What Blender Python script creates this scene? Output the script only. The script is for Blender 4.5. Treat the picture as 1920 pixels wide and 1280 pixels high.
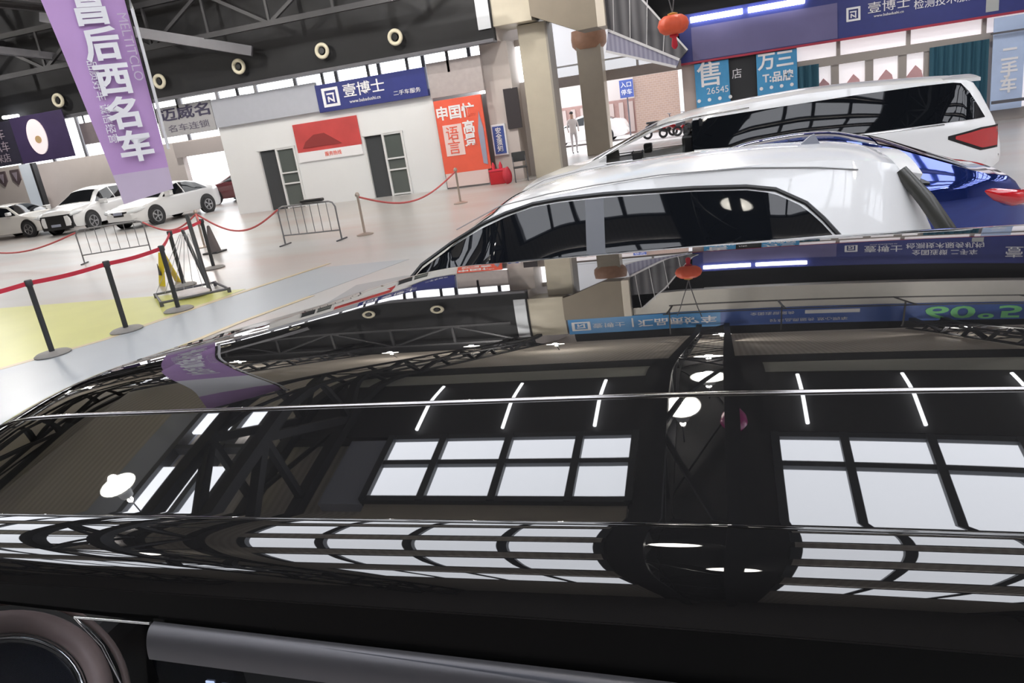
import bpy, bmesh, math, random
from mathutils import Vector, Matrix
random.seed(7)
for o in list(bpy.data.objects): bpy.data.objects.remove(o, do_unlink=True)
S = bpy.context.scene
COL = S.collection
PI = math.pi

# ------------------------------------------------------------------ camera, world, exposure
CAMH = 2.15
yaw, pit, rol = math.radians(17.2), math.radians(17.1), math.radians(8.48)
fw = Vector((-math.sin(yaw)*math.cos(pit), math.cos(yaw)*math.cos(pit), -math.sin(pit)))
R0 = Vector((math.cos(yaw), math.sin(yaw), 0)); U0 = R0.cross(fw)
RV = R0*math.cos(rol) - U0*math.sin(rol); UV = U0*math.cos(rol) + R0*math.sin(rol)
cam = bpy.data.cameras.new('camera'); cam.sensor_width = 36; cam.lens = 1387/1920*36
cam.clip_start = .03; cam.clip_end = 400
co = bpy.data.objects.new('camera', cam); COL.objects.link(co)
m = Matrix((RV, UV, -fw)).transposed().to_4x4(); m.translation = (0, 0, CAMH)
co.matrix_world = m
S.camera = co

w = bpy.data.worlds.new('sky'); S.world = w; w.use_nodes = True
w.node_tree.nodes['Background'].inputs[0].default_value = (.93, .96, 1, 1)
w.node_tree.nodes['Background'].inputs[1].default_value = 3.0
S.view_settings.view_transform = 'Standard'; S.view_settings.look = 'None'
S.view_settings.exposure = 0.5; S.view_settings.gamma = 1
S.view_settings.use_curve_mapping = False
S.cycles.use_denoising = True
S.cycles.max_bounces = 10; S.cycles.diffuse_bounces = 5; S.cycles.glossy_bounces = 5; S.cycles.transparent_max_bounces = 12
S.cycles.sample_clamp_indirect = 8
SKYLIGHT = 4.5      # radiance of the daylit roof panels
WINDOW = 2.6        # radiance of the daylit wall windows

# ------------------------------------------------------------------ materials
MATS = {}
def mat(name, col=(.5,.5,.5), rough=.5, metal=0, emit=0, noise=0, nscale=6, spec=.5, coat=0, bump=0, trans=0, alpha=1):
    if name in MATS: return MATS[name]
    mt = bpy.data.materials.new(name); mt.use_nodes = True
    nt = mt.node_tree; b = nt.nodes['Principled BSDF']
    b.inputs['Base Color'].default_value = (*col, 1); b.inputs['Roughness'].default_value = rough
    b.inputs['Metallic'].default_value = metal; b.inputs['Specular IOR Level'].default_value = spec
    b.inputs['Coat Weight'].default_value = coat; b.inputs['Coat Roughness'].default_value = .02
    b.inputs['Transmission Weight'].default_value = trans
    if emit:
        b.inputs['Emission Color'].default_value = (*col, 1); b.inputs['Emission Strength'].default_value = emit
    if noise or bump:
        tc = nt.nodes.new('ShaderNodeTexCoord'); n = nt.nodes.new('ShaderNodeTexNoise')
        n.inputs['Scale'].default_value = nscale; n.inputs['Detail'].default_value = 4
        nt.links.new(tc.outputs['Object'], n.inputs['Vector'])
        if noise:
            mx = nt.nodes.new('ShaderNodeMix'); mx.data_type = 'RGBA'
            mx.inputs[6].default_value = (*[c*(1-noise) for c in col], 1)
            mx.inputs[7].default_value = (*[min(1, c*(1+noise)) for c in col], 1)
            nt.links.new(n.outputs['Fac'], mx.inputs[0]); nt.links.new(mx.outputs[2], b.inputs['Base Color'])
        if bump:
            bp = nt.nodes.new('ShaderNodeBump'); bp.inputs['Strength'].default_value = bump; bp.inputs['Distance'].default_value = .02
            nt.links.new(n.outputs['Fac'], bp.inputs['Height']); nt.links.new(bp.outputs['Normal'], b.inputs['Normal'])
    MATS[name] = mt
    return mt
def ribbed(name, c1, c2, axis, scale, rough=.6):
    mt = bpy.data.materials.new(name); mt.use_nodes = True; nt = mt.node_tree; b = nt.nodes['Principled BSDF']
    tc = nt.nodes.new('ShaderNodeTexCoord'); wv = nt.nodes.new('ShaderNodeTexWave')
    wv.bands_direction = axis; wv.inputs['Scale'].default_value = scale; wv.inputs['Distortion'].default_value = 0
    cr = nt.nodes.new('ShaderNodeValToRGB'); cr.color_ramp.elements[0].color = (*c1, 1); cr.color_ramp.elements[1].color = (*c2, 1)
    nt.links.new(tc.outputs['Object'], wv.inputs['Vector']); nt.links.new(wv.outputs['Fac'], cr.inputs[0])
    nt.links.new(cr.outputs[0], b.inputs['Base Color']); b.inputs['Roughness'].default_value = rough
    return mt
def glass_mat(name, tint=(.3,.33,.35), ior=1.5):
    mt = bpy.data.materials.new(name); mt.use_nodes = True; nt = mt.node_tree; nt.nodes.clear()
    out = nt.nodes.new('ShaderNodeOutputMaterial'); mx = nt.nodes.new('ShaderNodeMixShader')
    t = nt.nodes.new('ShaderNodeBsdfTransparent'); t.inputs[0].default_value = (*tint, 1)
    g = nt.nodes.new('ShaderNodeBsdfGlossy'); g.inputs['Roughness'].default_value = .01
    fr = nt.nodes.new('ShaderNodeFresnel'); fr.inputs[0].default_value = ior
    nt.links.new(fr.outputs[0], mx.inputs[0]); nt.links.new(t.outputs[0], mx.inputs[1]); nt.links.new(g.outputs[0], mx.inputs[2])
    nt.links.new(mx.outputs[0], out.inputs[0])
    MATS[name] = mt
    return mt

M_black = mat('black_paint', (.007,.0068,.007), .012, spec=1.0)
M_blackglass = mat('dark_glass', (.006,.007,.009), .02, spec=.3)
M_trimblack = mat('satin_black', (.012,.012,.013), .35)
M_rubber = mat('rubber', (.02,.02,.022), .7, noise=.3)
M_white = mat('white_paint', (.70,.70,.70), .25, coat=.6)
M_cream = mat('cream_paint', (.72,.70,.66), .25, coat=.6)
M_blue = mat('blue_paint', (.022,.045,.24), .05, metal=.75, coat=1)
M_chrome = mat('chrome', (.75,.75,.75), .12, metal=1)
M_alu = mat('brushed_metal', (.42,.42,.43), .35, metal=1, noise=.15, nscale=40)
M_red = mat('tail_lens', (.45,.01,.015), .08, coat=1)
M_lens = mat('lamp_lens', (.75,.78,.8), .1)
M_steel = mat('dark_steel', (.022,.022,.026), .6, noise=.3, nscale=3)
M_steel2 = mat('grey_steel', (.10,.10,.115), .5, noise=.2, nscale=3)
M_fascia = mat('dark_cladding', (.007,.0075,.010), .7, noise=.3, nscale=2)
M_wallw = mat('white_panel', (.74,.755,.77), .6, noise=.02, nscale=2)
M_beige = mat('beige_wall', (.56,.51,.49), .7, noise=.06, nscale=2)
M_tile = mat('beige_tile', (.50,.46,.375), .4, noise=.08, nscale=3)
M_greysign = mat('grey_sign_board', (.42,.44,.5), .5, noise=.05)
M_navy = mat('navy_sign', (.03,.04,.19), .4, noise=.1)
M_letter = mat('white_letter', (.82,.82,.85), .5)
M_red2 = mat('red_board', (.78,.12,.07), .5, noise=.15, nscale=2)
M_redrope = mat('red_belt', (.62,.03,.06), .6)
M_post = mat('dark_post', (.035,.037,.04), .45)
M_postbase = mat('stone_grey_base', (.22,.21,.2), .6, noise=.2, nscale=15)
M_sky = mat('daylit_panel', (.90,.93,1.0), .6, emit=SKYLIGHT)
M_win = mat('daylit_window', (.95,.97,1.0), .4, emit=WINDOW)
M_lamp = mat('lamp_glow', (1,.96,.86), .4, emit=14)
M_tube = mat('tube_glow', (.95,.97,1), .4, emit=7)
M_doordark = mat('door_dark', (.06,.065,.07), .2)
M_doorglass = mat('door_glass', (.10,.115,.11), .1)
M_alum = mat('white_aluminium', (.7,.71,.72), .35)
M_purple = mat('purple_cloth', (.50,.31,.60), .7, noise=.1, nscale=2)
M_lilac = mat('lilac_cloth', (.55,.46,.60), .7, noise=.08, nscale=2)

# ------------------------------------------------------------------ mesh helpers
def new(name, bm, mt, parent=None, smooth=None, loc=None):
    me = bpy.data.meshes.new(name); bm.normal_update(); bm.to_mesh(me); bm.free()
    for x in (mt if isinstance(mt, (list, tuple)) else [mt]): me.materials.append(x)
    if smooth is not None:
        for p in me.polygons: p.use_smooth = True
        me.set_sharp_from_angle(angle=math.radians(smooth))
    o = bpy.data.objects.new(name, me); COL.objects.link(o)
    if parent: o.parent = parent
    if loc: o.location = loc
    return o
def thing(name, label, cat, loc=(0,0,0), rz=0, group=None):
    o = bpy.data.objects.new(name, None); COL.objects.link(o); o.location = loc; o.rotation_euler = (0,0,rz)
    o.empty_display_size = .2
    return tag(o, label, cat, group)
def tag(o, label, cat, group=None):
    o['label'] = label; o['category'] = cat
    if group: o['group'] = group
    return o
def struct(o, label=None):
    o['kind'] = 'structure'
    if label: o['label'] = label
    return o
def box(bm, a, b, bev=0):
    g = bmesh.ops.create_cube(bm, size=1)
    vs = g['verts']
    for v in vs: v.co = Vector([a[i] + (v.co[i]+.5)*(b[i]-a[i]) for i in range(3)])
    if bev:
        es = list({e for v in vs for e in v.link_edges})
        bmesh.ops.bevel(bm, geom=es, offset=bev, segments=2, affect='EDGES', profile=.5)
    return bm
def B(*boxes, bev=0):
    bm = bmesh.new()
    for a, b in boxes: box(bm, a, b, bev)
    return bm
def bar(bm, p, q, r, n=8, r2=None):
    p, q = Vector(p), Vector(q); d = q-p; L = d.length
    if L < 1e-6: return bm
    g = bmesh.ops.create_cone(bm, cap_ends=True, segments=n, radius1=r, radius2=r if r2 is None else r2, depth=L)
    mm = d.to_track_quat('Z', 'Y').to_matrix().to_4x4(); mm.translation = (p+q)/2
    bmesh.ops.transform(bm, matrix=mm, verts=g['verts'])
    return bm
def beam(bm, p, q, wx, wz):
    p, q = Vector(p), Vector(q); d = q-p
    g = bmesh.ops.create_cube(bm, size=1)
    for v in g['verts']: v.co = Vector((v.co.x*wx, v.co.y*wz, v.co.z*d.length))
    mm = d.to_track_quat('Z', 'Y').to_matrix().to_4x4(); mm.translation = (p+q)/2
    bmesh.ops.transform(bm, matrix=mm, verts=g['verts'])
    return bm
def tube(bm, pts, r, n=8):
    pts = [Vector(p) for p in pts]; rings = []
    for i, p in enumerate(pts):
        d = (pts[min(i+1, len(pts)-1)] - pts[max(i-1, 0)]).normalized()
        u = d.cross(Vector((0,0,1)));
        if u.length < 1e-4: u = Vector((1,0,0))
        u.normalize(); v = u.cross(d)
        rr = r[i] if isinstance(r, (list, tuple)) else r
        rings.append([bm.verts.new(p + u*rr*math.cos(2*PI*k/n) + v*rr*math.sin(2*PI*k/n)) for k in range(n)])
    for a, b in zip(rings, rings[1:]):
        for k in range(n): bm.faces.new((a[k], a[(k+1) % n], b[(k+1) % n], b[k]))
    bm.faces.new(rings[0][::-1]); bm.faces.new(rings[-1])
    return bm
def lathe(bm, prof, c=(0,0,0), n=24, axis='Z'):
    rings = []
    for r, z in prof:
        ring = []
        for k in range(n):
            a = 2*PI*k/n
            p = (r*math.cos(a), r*math.sin(a), z) if axis == 'Z' else (r*math.cos(a), z, r*math.sin(a))
            ring.append(bm.verts.new(Vector(p)+Vector(c)))
        rings.append(ring)
    for a, b in zip(rings, rings[1:]):
        for k in range(n): bm.faces.new((a[k], a[(k+1) % n], b[(k+1) % n], b[k]))
    bm.faces.new(rings[0][::-1]); bm.faces.new(rings[-1])
    bmesh.ops.recalc_face_normals(bm, faces=bm.faces[:])
    return bm
def torus(bm, c, R, r, normal=(0,1,0), n=32, k=10):
    q = Vector(normal).to_track_quat('Z', 'Y').to_matrix(); c = Vector(c); g = []
    for i in range(n):
        a = 2*PI*i/n
        g.append([bm.verts.new(c + q @ Vector(((R+r*math.cos(2*PI*j/k))*math.cos(a), (R+r*math.cos(2*PI*j/k))*math.sin(a), r*math.sin(2*PI*j/k)))) for j in range(k)])
    for i in range(n):
        for j in range(k): bm.faces.new((g[i][j], g[(i+1) % n][j], g[(i+1) % n][(j+1) % k], g[i][(j+1) % k]))
    bmesh.ops.recalc_face_normals(bm, faces=bm.faces[:])
    return bm
def prism(bm, poly, y0, y1):
    """polygon in the x-z plane extruded from y0 to y1"""
    a = [bm.verts.new((x, y0, z)) for x, z in poly]; b = [bm.verts.new((x, y1, z)) for x, z in poly]
    bm.faces.new(a); bm.faces.new(b[::-1]); n = len(poly)
    for i in range(n): bm.faces.new((a[i], b[i], b[(i+1) % n], a[(i+1) % n]))
    bmesh.ops.recalc_face_normals(bm, faces=bm.faces[:])
    return bm
def grid_mesh(bm, f, us, vs):
    g = [[bm.verts.new(f(u, v)) for v in vs] for u in us]
    for i in range(len(us)-1):
        for j in range(len(vs)-1): bm.faces.new((g[i][j], g[i+1][j], g[i+1][j+1], g[i][j+1]))
    return g
def text(body, size, mt, parent, loc, rot=(PI/2,0,0), name='lettering', ex=.006, align='CENTER', sx=1, bold=0, vert=False):
    c = bpy.data.curves.new(name, 'FONT'); c.body = '\n'.join(body) if vert else body; c.size = size; c.extrude = ex; c.offset = bold
    c.align_x = align; c.align_y = 'CENTER'; c.resolution_u = 3
    if vert: c.space_line = .95
    o = bpy.data.objects.new('tmp', c); COL.objects.link(o)
    bpy.context.view_layer.update()
    me = bpy.data.meshes.new_from_object(o.evaluated_get(bpy.context.evaluated_depsgraph_get()))
    bpy.data.objects.remove(o); me.name = name
    me.materials.clear(); me.materials.append(mt)
    r = bpy.data.objects.new(name, me); COL.objects.link(r); r.location = loc; r.rotation_euler = rot; r.scale = (sx,1,1)
    if parent: r.parent = parent
    return r
def interp(x, pts):
    if x <= pts[0][0]: return pts[0][1]
    for (a, b), (c, d) in zip(pts, pts[1:]):
        if x <= c: return b + (d-b)*(x-a)/(c-a) if c > a else d
    return pts[-1][1]
def sm(x, pts, h=.12):
    """piecewise-linear curve rounded over +-h"""
    return sum(interp(x+h*k/3, pts)*wt for k, wt in ((-3,1),(-2,2),(-1,3),(0,4),(1,3),(2,2),(3,1)))/16
def linsp(a, b, n): return [a+(b-a)*i/(n-1) for i in range(n)]

# ------------------------------------------------------------------ setting: floor
def floor_mat():
    mt = bpy.data.materials.new('epoxy_floor'); mt.use_nodes = True; nt = mt.node_tree; b = nt.nodes['Principled BSDF']
    tc = nt.nodes.new('ShaderNodeTexCoord'); n = nt.nodes.new('ShaderNodeTexNoise'); n.inputs['Scale'].default_value = .35; n.inputs['Detail'].default_value = 5
    cr = nt.nodes.new('ShaderNodeValToRGB'); e = cr.color_ramp.elements
    e[0].position = .35; e[0].color = (.44,.375,.355,1); e[1].position = .65; e[1].color = (.49,.49,.49,1)
    k = e.new(.5); k.color = (.455,.44,.425,1)
    mp = nt.nodes.new('ShaderNodeMapping'); mp.inputs['Scale'].default_value = (.45,1.6,1)
    nt.links.new(tc.outputs['Object'], mp.inputs[0]); nt.links.new(mp.outputs[0], n.inputs['Vector']); nt.links.new(n.outputs['Fac'], cr.inputs[0]); nt.links.new(cr.outputs[0], b.inputs['Base Color'])
    b.inputs['Roughness'].default_value = .30
    return mt
bm = bmesh.new(); box(bm, (-48,-15,-.2), (17,34,0))
struct(new('floor', bm, floor_mat()), 'pale grey glossy epoxy floor of the hall')
def flat(name, poly, mt, z, label):
    bm = bmesh.new(); f = bm.faces.new([bm.verts.new((x, y, z)) for x, y in poly])
    r = bmesh.ops.extrude_face_region(bm, geom=[f])
    for v in r['geom']:
        if isinstance(v, bmesh.types.BMVert): v.co.z -= .003
    bmesh.ops.recalc_face_normals(bm, faces=bm.faces[:])
    return struct(new(name, bm, mt), label)
M_yel = mat('yellow_floor_paint', (.57,.57,.17), .35, noise=.1, nscale=1.2)
M_walk = mat('blue_grey_floor_paint', (.37,.40,.43), .35, noise=.06, nscale=1)
M_line = mat('ochre_line_paint', (.55,.45,.28), .4, noise=.15, nscale=4)
flat('floor_paint_yellow', [(-9.9,5.2),(-8.85,6.75),(-8.2,7.75),(-7.75,9.6),(-7.6,10.3),(-13,10.5),(-18,10.6),(-18,5.2)], M_yel, .004, 'yellow painted floor area behind the black posts')
flat('floor_paint_walkway', [(-9.75,5.2),(-8.72,6.72),(-8.08,7.75),(-7.6,9.6),(-6.9,11.6),(-5.2,11.6),(-6.3,8.2),(-6.7,6.2),(-6.75,4.0),(-9.75,4.0)], M_walk, .004, 'blue grey painted walkway strip')
flat('floor_line', [(-9.9,5.2),(-8.85,6.75),(-8.2,7.75),(-7.75,9.6),(-6.95,11.9),(-6.87,11.9),(-7.6,9.6),(-8.08,7.75),(-8.72,6.72),(-9.75,5.2)], M_line, .006, 'ochre line along the yellow floor')
flat('floor_line_inner', [(-6.75,4.0),(-6.7,6.2),(-6.3,8.2),(-5.9,9.4),(-5.8,9.4),(-6.2,8.2),(-6.58,6.2),(-6.63,4.0)], M_line, .006, 'ochre line along the parking side of the walkway')

# ------------------------------------------------------------------ setting: roof
M_ceil = ribbed('corrugated_roof_sheet', (.60,.54,.47), (.74,.67,.59), 'X', 2.6)
M_deck = mat('black_roof_deck', (.035,.034,.036), .7, noise=.3)
M_olive = mat('olive_roof_panel', (.55,.55,.48), .6, noise=.1)
M_frame = mat('skylight_frame', (.07,.075,.085), .5)
M_tan = mat('tan_roof_panel', (.70,.62,.50), .6, noise=.2, nscale=1.5)
ZC = 8.5
struct(new('ceiling', B(((-48,-15,ZC+.2), (17,34,ZC+.4))), M_ceil), 'brown grey corrugated roof sheeting')
TX = [-.33+6.1*k for k in range(-6, 3)]
tno = 0
for x in TX:
    if x < -1: continue
    tno += 1
    struct(new('trim_%d' % tno, B(((x-.99,-15,ZC-.02), (x+.99,11,ZC+.2))), M_deck), 'black roof deck over a truss')
def roofstrip(y0, y1, mt, label, x0=-48, x1=17, z=ZC+.02):
    global tno
    tno += 1
    return struct(new('trim_%d' % tno, B(((x0,y0,z), (x1,y1,ZC+.2))), mt), label)
roofstrip(7.86, 9.75, M_deck, 'black roof panel band carrying the tubes', x0=-7.2, z=ZC)
roofstrip(9.75, 10.9, M_olive, 'olive roof panel band', x0=-7.2)
roofstrip(5.35, 6.4, M_tan, 'tan roof panel beside the roof window', x0=-5.1, x1=-1.35)
M_jamb = mat('blue_grey_jamb', (.50,.53,.62), .6)
roofstrip(6.4, 7.8, M_jamb, 'blue grey jamb panel of the roof window', x0=-5.85, x1=-5.15)
roofstrip(5.8, 8.7, M_jamb, 'blue grey jamb panel of the far roof window', x0=-9.9, x1=-9.15)
roofstrip(10.9, 12.6, M_deck, 'second black roof panel band', x0=-7.2, z=ZC)
wno = 0
def skylight(x0, x1, rows, muls, label, emitm=M_sky):
    """one roof window: glowing panes set in a frame with bars"""
    global wno
    wno += 1
    y0, y1 = rows[0][0], rows[-1][1]
    o = struct(new('window_%d' % wno, B(*[((x0,a,ZC), (x1,b,ZC+.05)) for a, b in rows]), emitm), label)
    bm = bmesh.new()
    for x in [x0]+muls+[x1]: box(bm, (x-.055,y0-.04,ZC-.09), (x+.055,y1+.04,ZC+.1))
    ys = [y0]+[(a[1]+b[0])/2 for a, b in zip(rows, rows[1:])]+[y1]
    for y in ys: box(bm, (x0,y-.05,ZC-.07), (x1,y+.05,ZC+.1))
    new('window_frame', bm, M_frame, o)
    return o
ROWS2 = [(3.8,5.15), (1.9,3.25), (-.6,1.1), (-3.4,-1.6), (-7.6,-5.2)]
for i, x in enumerate(TX[:-1]):
    a, b = x+1.0, x+5.1
    if x > -1:   muls, rows = [a+.88, a+1.94, a+3.0], [(5.5,7.08), (7.2,7.72)]
    elif x > -7: a, muls, rows = x+1.32, [x+2.19, x+3.23, x+4.29], [(6.45,7.14), (7.26,7.78)]
    else:        a, b, muls, rows = x+3.4, x+4.85, [x+3.85, x+4.35], [(5.9,7.2), (8.1,8.7)]
    if x > -13:
        skylight(a, b, rows, muls, 'daylit roof window in the bay')
        for r in ROWS2: skylight(x+1.0, x+5.1, [r], [x+2.0, x+3.05, x+4.1], 'daylit roof window strip overhead')
    else:  # glowing roof windows added in the far left bays for more light
        skylight(a, b, [(5.0,7.3)], muls, 'roof window added in a far bay for light')
        skylight(a, b, [(-1,3.2)], muls, 'roof window added in a far bay for light')
        skylight(a, b, [(13,16)], muls, 'roof window added in a far bay for light')
skylight(6.8, 10.9, [(9.0,12.6)], [7.8,8.85,9.9], 'unseen roof window added over the aisle to light the white van')  # extra glowing panes, added out of view to light the van
skylight(6.8, 10.9, [(13.4,17)], [7.8,8.85,9.9], 'unseen roof window added over the white van for light')  # also an added light source for the van
skylight(12.8, 15.8, [(5,12.6)], [13.8,14.8], 'unseen roof window added by the right wall to light the van')  # glowing panes added at the right for the same purpose
# trusses along y
for i, x in enumerate(TX):
    bm = bmesh.new(); z0, z1 = 7.0, 8.35
    for s in (-.42, .42):
        beam(bm, (x+s,-14,z0), (x+s,23,z0), .17, .17); beam(bm, (x+s,-14,z1), (x+s,23,z1), .17, .17)
        y = -14; k = 0
        while y < 22.5:
            beam(bm, (x+s,y,z0 if k % 2 else z1), (x+s,y+1.85,z1 if k % 2 else z0), .13, .13)
            beam(bm, (x+s,y,z0), (x+s,y,z1), .1, .1); y += 1.85; k += 1
    y = -14; k = 0
    while y < 22.5:
        for z in (z0, z1): beam(bm, (x-.42 if k % 2 else x+.42,y,z), (x+.42 if k % 2 else x-.42,y+1.85,z), .06, .06)
        y += 1.85; k += 1
    t = new('roof_truss', bm, M_steel)
    struct(t, 'dark steel lattice roof truss')
# girder along x in front of the fascia
bm = bmesh.new()
y, z0, z1 = 22.0, 5.75, 7.0
for z in (z0, z1): beam(bm, (-46,y,z), (-6.6,y,z), .16, .16)
x = -46; k = 0
while x < -8:
    beam(bm, (x,y,z0 if k % 2 else z1), (x+2.2,y,z1 if k % 2 else z0), .1, .1); beam(bm, (x,y,z0), (x,y,z1), .08, .08); x += 2.2; k += 1
struct(new('roof_girder', bm, M_steel), 'dark steel lattice girder above the shop row')
bm = bmesh.new(); beam(bm, (-19.6,20.2,6.9), (-14.2,22.6,5.15), .3, .3); beam(bm, (-23.5,17.5,6.9), (-21.2,22.6,6.0), .22, .22)
struct(new('roof_brace', bm, M_steel2), 'grey diagonal steel roof brace')
# lamps
def high_bay(x, y, z, label, r=.27, watt=0):
    t = thing('high_bay_lamp', label, 'lamp', (x,y,z), 0, 'round high bay lamps under the roof')
    new('lamp_shade', lathe(bmesh.new(), [(.05,.28),(.09,.26),(.11,.12),(r,.0),(r-.01,-.01),(.1,.1),(.02,.1)], n=24), M_alum, t, 40)
    new('lamp_disc', lathe(bmesh.new(), [(.001,-.02),(r-.03,-.012),(r-.03,.0),(.001,.0)], n=24), M_lamp, t, 40)
    if watt:
        ld = bpy.data.lights.new('lamp_light', 'POINT'); ld.shadow_soft_size = .07; ld.energy = watt; ld.color = (1,.96,.90)
        lo = bpy.data.objects.new('lamp_light', ld); COL.objects.link(lo); lo.parent = t; lo.location = (0,0,-.14)
        lu = bpy.data.lights.new('added_uplight', 'POINT'); lu.shadow_soft_size = .04; lu.energy = watt*.6; lu.color = (1,.95,.88)  # extra light above the shade, added to brighten the roof sheets
        lo = bpy.data.objects.new('added_uplight', lu); COL.objects.link(lo); lo.parent = t; lo.location = (0,0,.34)
    new('hanger', bar(bmesh.new(), (0,0,.25), (0,0,(ZC if z > 6 else 6.0)-z), .012, 6), M_steel2, t)
for p in [(-.55,7.6),(-.2,8.6),(-.24,11.4),(-.05,19.5),(-.45,.9),(.1,-2.2),(-8.7,6.1),(-9.6,19),(-7.6,20.6),(-17,14),(-12.5,1.0),(4.6,-1.0),(-6.6,-2.0),(-14.5,18.5),(-21,16.2),(-25,19.5),(-4.5,18.5),(5.5,18.5),(6.0,11.5)]:  # lamps late in this list are added to brighten shop row and van
    high_bay(p[0], p[1], 7.75 if p[1] < 12 else 7.2, 'round white high bay lamp hanging from the dark roof, a few of the set added for light', .27, 240 if p[1] > 13 or p[0] < -11 else 120 if p[1] > 11 else 20)
for x in (-28,-21): high_bay(x, 26, 5.2, 'unseen high bay lamp added behind the dark cladding to light the back wall', .27, 260)  # unseen lamps, added to brighten the beige wall at the back left
for x in (-4.75,-3.35,-1.95,1.12,2.6,4.05,7.3,8.8):
    t = tag(new('fluorescent_tube', bar(bmesh.new(), (x,7.95,ZC-.08), (x,9.5,ZC-.08), .028, 8), M_tube), 'thin white tube light on the black roof band', 'tube light', 'tube lights on the black roof band')
tag(new('balloon', lathe(bmesh.new(), [(.005,.2),(.12,.15),(.17,.05),(.15,-.06),(.08,-.17),(.02,-.24),(.005,-.25)], (.12,7.1,7.55), 16), mat('magenta_foil', (.5,.02,.22), .2), None, 40), 'magenta balloon caught in the roof truss', 'balloon')

# ------------------------------------------------------------------ setting: walls
struct(new('wall_right', B(((16,-15,0), (16.3,34,ZC+.2))), M_beige))
struct(new('wall_left', B(((-48,-15,0), (-47.7,34,ZC+.2))), M_beige))
struct(new('wall_rear', B(((-48,-15,0), (17,-14.7,ZC+.2))), mat('brown_wall', (.09,.08,.075), .7, noise=.1)))
# dark cladding above the shop row with its steel edge
struct(new('wall_front_upper', B(((-48,23.15,4.26), (-6.3,23.4,ZC+.2))), M_fascia), 'dark cladding above the shop row')
tno += 1
struct(new('trim_%d' % tno, B(((-48,23.0,4.2), (-6.3,23.42,4.30)), bev=.01), M_steel2), 'grey steel edge under the dark cladding')
# back wall of the left part: beige wall, wide doorway, window band, dark top
struct(new('wall_front', B(((-48,29,0), (-22.9,29.3,2.95)), ((-22.9,29,2.30), (-16.5,29.3,2.95)), ((-16.5,29,0), (-6.5,29.3,2.95)), ((-48,29,5.1), (-6.5,29.3,ZC+.2))), M_beige), 'beige back wall behind the parked white cars')
wno += 1
o = struct(new('window_%d' % wno, B(((-48,29.12,2.95), (-6.5,29.2,5.1))), M_win), 'bright window band high in the back wall')
bm = bmesh.new()
x = -47
while x < -7: box(bm, (x-.07,29.0,2.95), (x+.07,29.1,5.1)); x += 1.9
new('window_frame', bm, M_steel2, o)
struct(new('ceiling_lower', B(((-48,23.4,6.0), (-6.5,29,6.15))), M_fascia), 'dark soffit behind the cladding')

# ------------------------------------------------------------------ the shop box
t = new('wall_shop', B(((-16.85,23.6,0),(-15.5,23.75,4.0)), ((-14.04,23.6,0),(-11.42,23.75,3.2)), ((-9.98,23.6,0),(-8.75,23.75,3.2)), ((-15.5,23.6,2.08),(-14.04,23.75,3.2)), ((-11.42,23.6,2.06),(-9.98,23.75,3.2)),
    ((-16.85,23.75,0),(-16.7,28.9,3.0)), ((-8.9,23.75,0),(-8.75,28.9,3.2)), ((-16.7,23.75,2.9),(-8.9,28.9,3.0))), M_wallw)
struct(t, 'white panel front of the small office')
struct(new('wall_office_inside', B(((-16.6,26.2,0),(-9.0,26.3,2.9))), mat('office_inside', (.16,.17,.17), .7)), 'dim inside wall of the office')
def office_door(n, x0, x1, top):
    xm = x0+(x1-x0)*.47
    o = struct(new('door_%d' % n, B(((x0+.03,23.66,0), (xm,23.70,top-.03))), M_doordark), 'dark open half of the office door')
    bm = bmesh.new()
    for a in (xm, x1-.07): box(bm, (a,23.56,0), (a+.07,23.7,top))
    for z in (.02,.83,1.2,top-.06): box(bm, (xm,23.57,z), (x1,23.69,z+.05))
    new('door_frame', bm, M_alum, o)
    new('door_glass', B(((xm+.05,23.62,.05), (x1-.05,23.65,top-.05))), M_doorglass, o)
    new('door_jamb', B(((x0-.03,23.57,0), (x0+.03,23.7,top)), ((x0-.03,23.57,top-.02), (x1,23.7,top+.03))), M_alum, o)
office_door(1, -15.5, -14.04, 2.08); office_door(2, -11.42, -9.98, 2.06)
def board(name, label, cat, a, b, mt, group=None):
    return tag(new(name, B((a, b), bev=.006), mt), label, cat, group)
t = board('sign_board', 'blank pale grey fascia board over the left half of the office', 'sign', (-16.8,23.45,3.05), (-12.72,23.6,3.98), M_greysign)
def logo(parent, x, y, z, s, mt=M_letter, dark=M_navy):
    o = new('logo', B(((x-s/2,y-.012,z-s/2),(x+s/2,y,z-s/2+s*.15)), ((x-s/2,y-.012,z+s/2-s*.15),(x+s/2,y,z+s/2)), ((x-s/2,y-.012,z-s/2+s*.1),(x-s/2+s*.16,y,z+s/2-s*.1)), ((x+s/2-s*.16,y-.012,z-s/2+s*.1),(x+s/2,y,z+s/2-s*.1)), bev=s*.03), mt, parent)
    bm = bmesh.new(); box(bm, (x-s*.24,y-.012,z+s*.13), (x+s*.22,y,z+s*.22)); box(bm, (x-s*.2,y-.012,z-s*.26), (x-s*.12,y,z+s*.02)); box(bm, (x+s*.12,y-.012,z-s*.28), (x+s*.2,y,z+s*.13))
    beam(bm, (x-.18*s,y-.006,z+.02*s), (x+.1*s,y-.006,z-.2*s), .012, s*.09)
    new('logo_mark', bm, mt, o)
t = board('sign_board', 'navy shop sign with white square logo over the office doors', 'sign', (-12.72,23.42,3.0), (-8.8,23.6,3.87), M_navy)
logo(t, -12.2, 23.42, 3.44, .6)
text('壹博士', .44, M_letter, t, (-10.98,23.41,3.52), sx=1.15, bold=.004); text('www.babadushi.cn', .15, M_letter, t, (-11.0,23.41,3.2), name='small_lettering')
text('二手车服务', .16, M_letter, t, (-9.5,23.41,3.22), name='small_lettering', sx=1.2)
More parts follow.
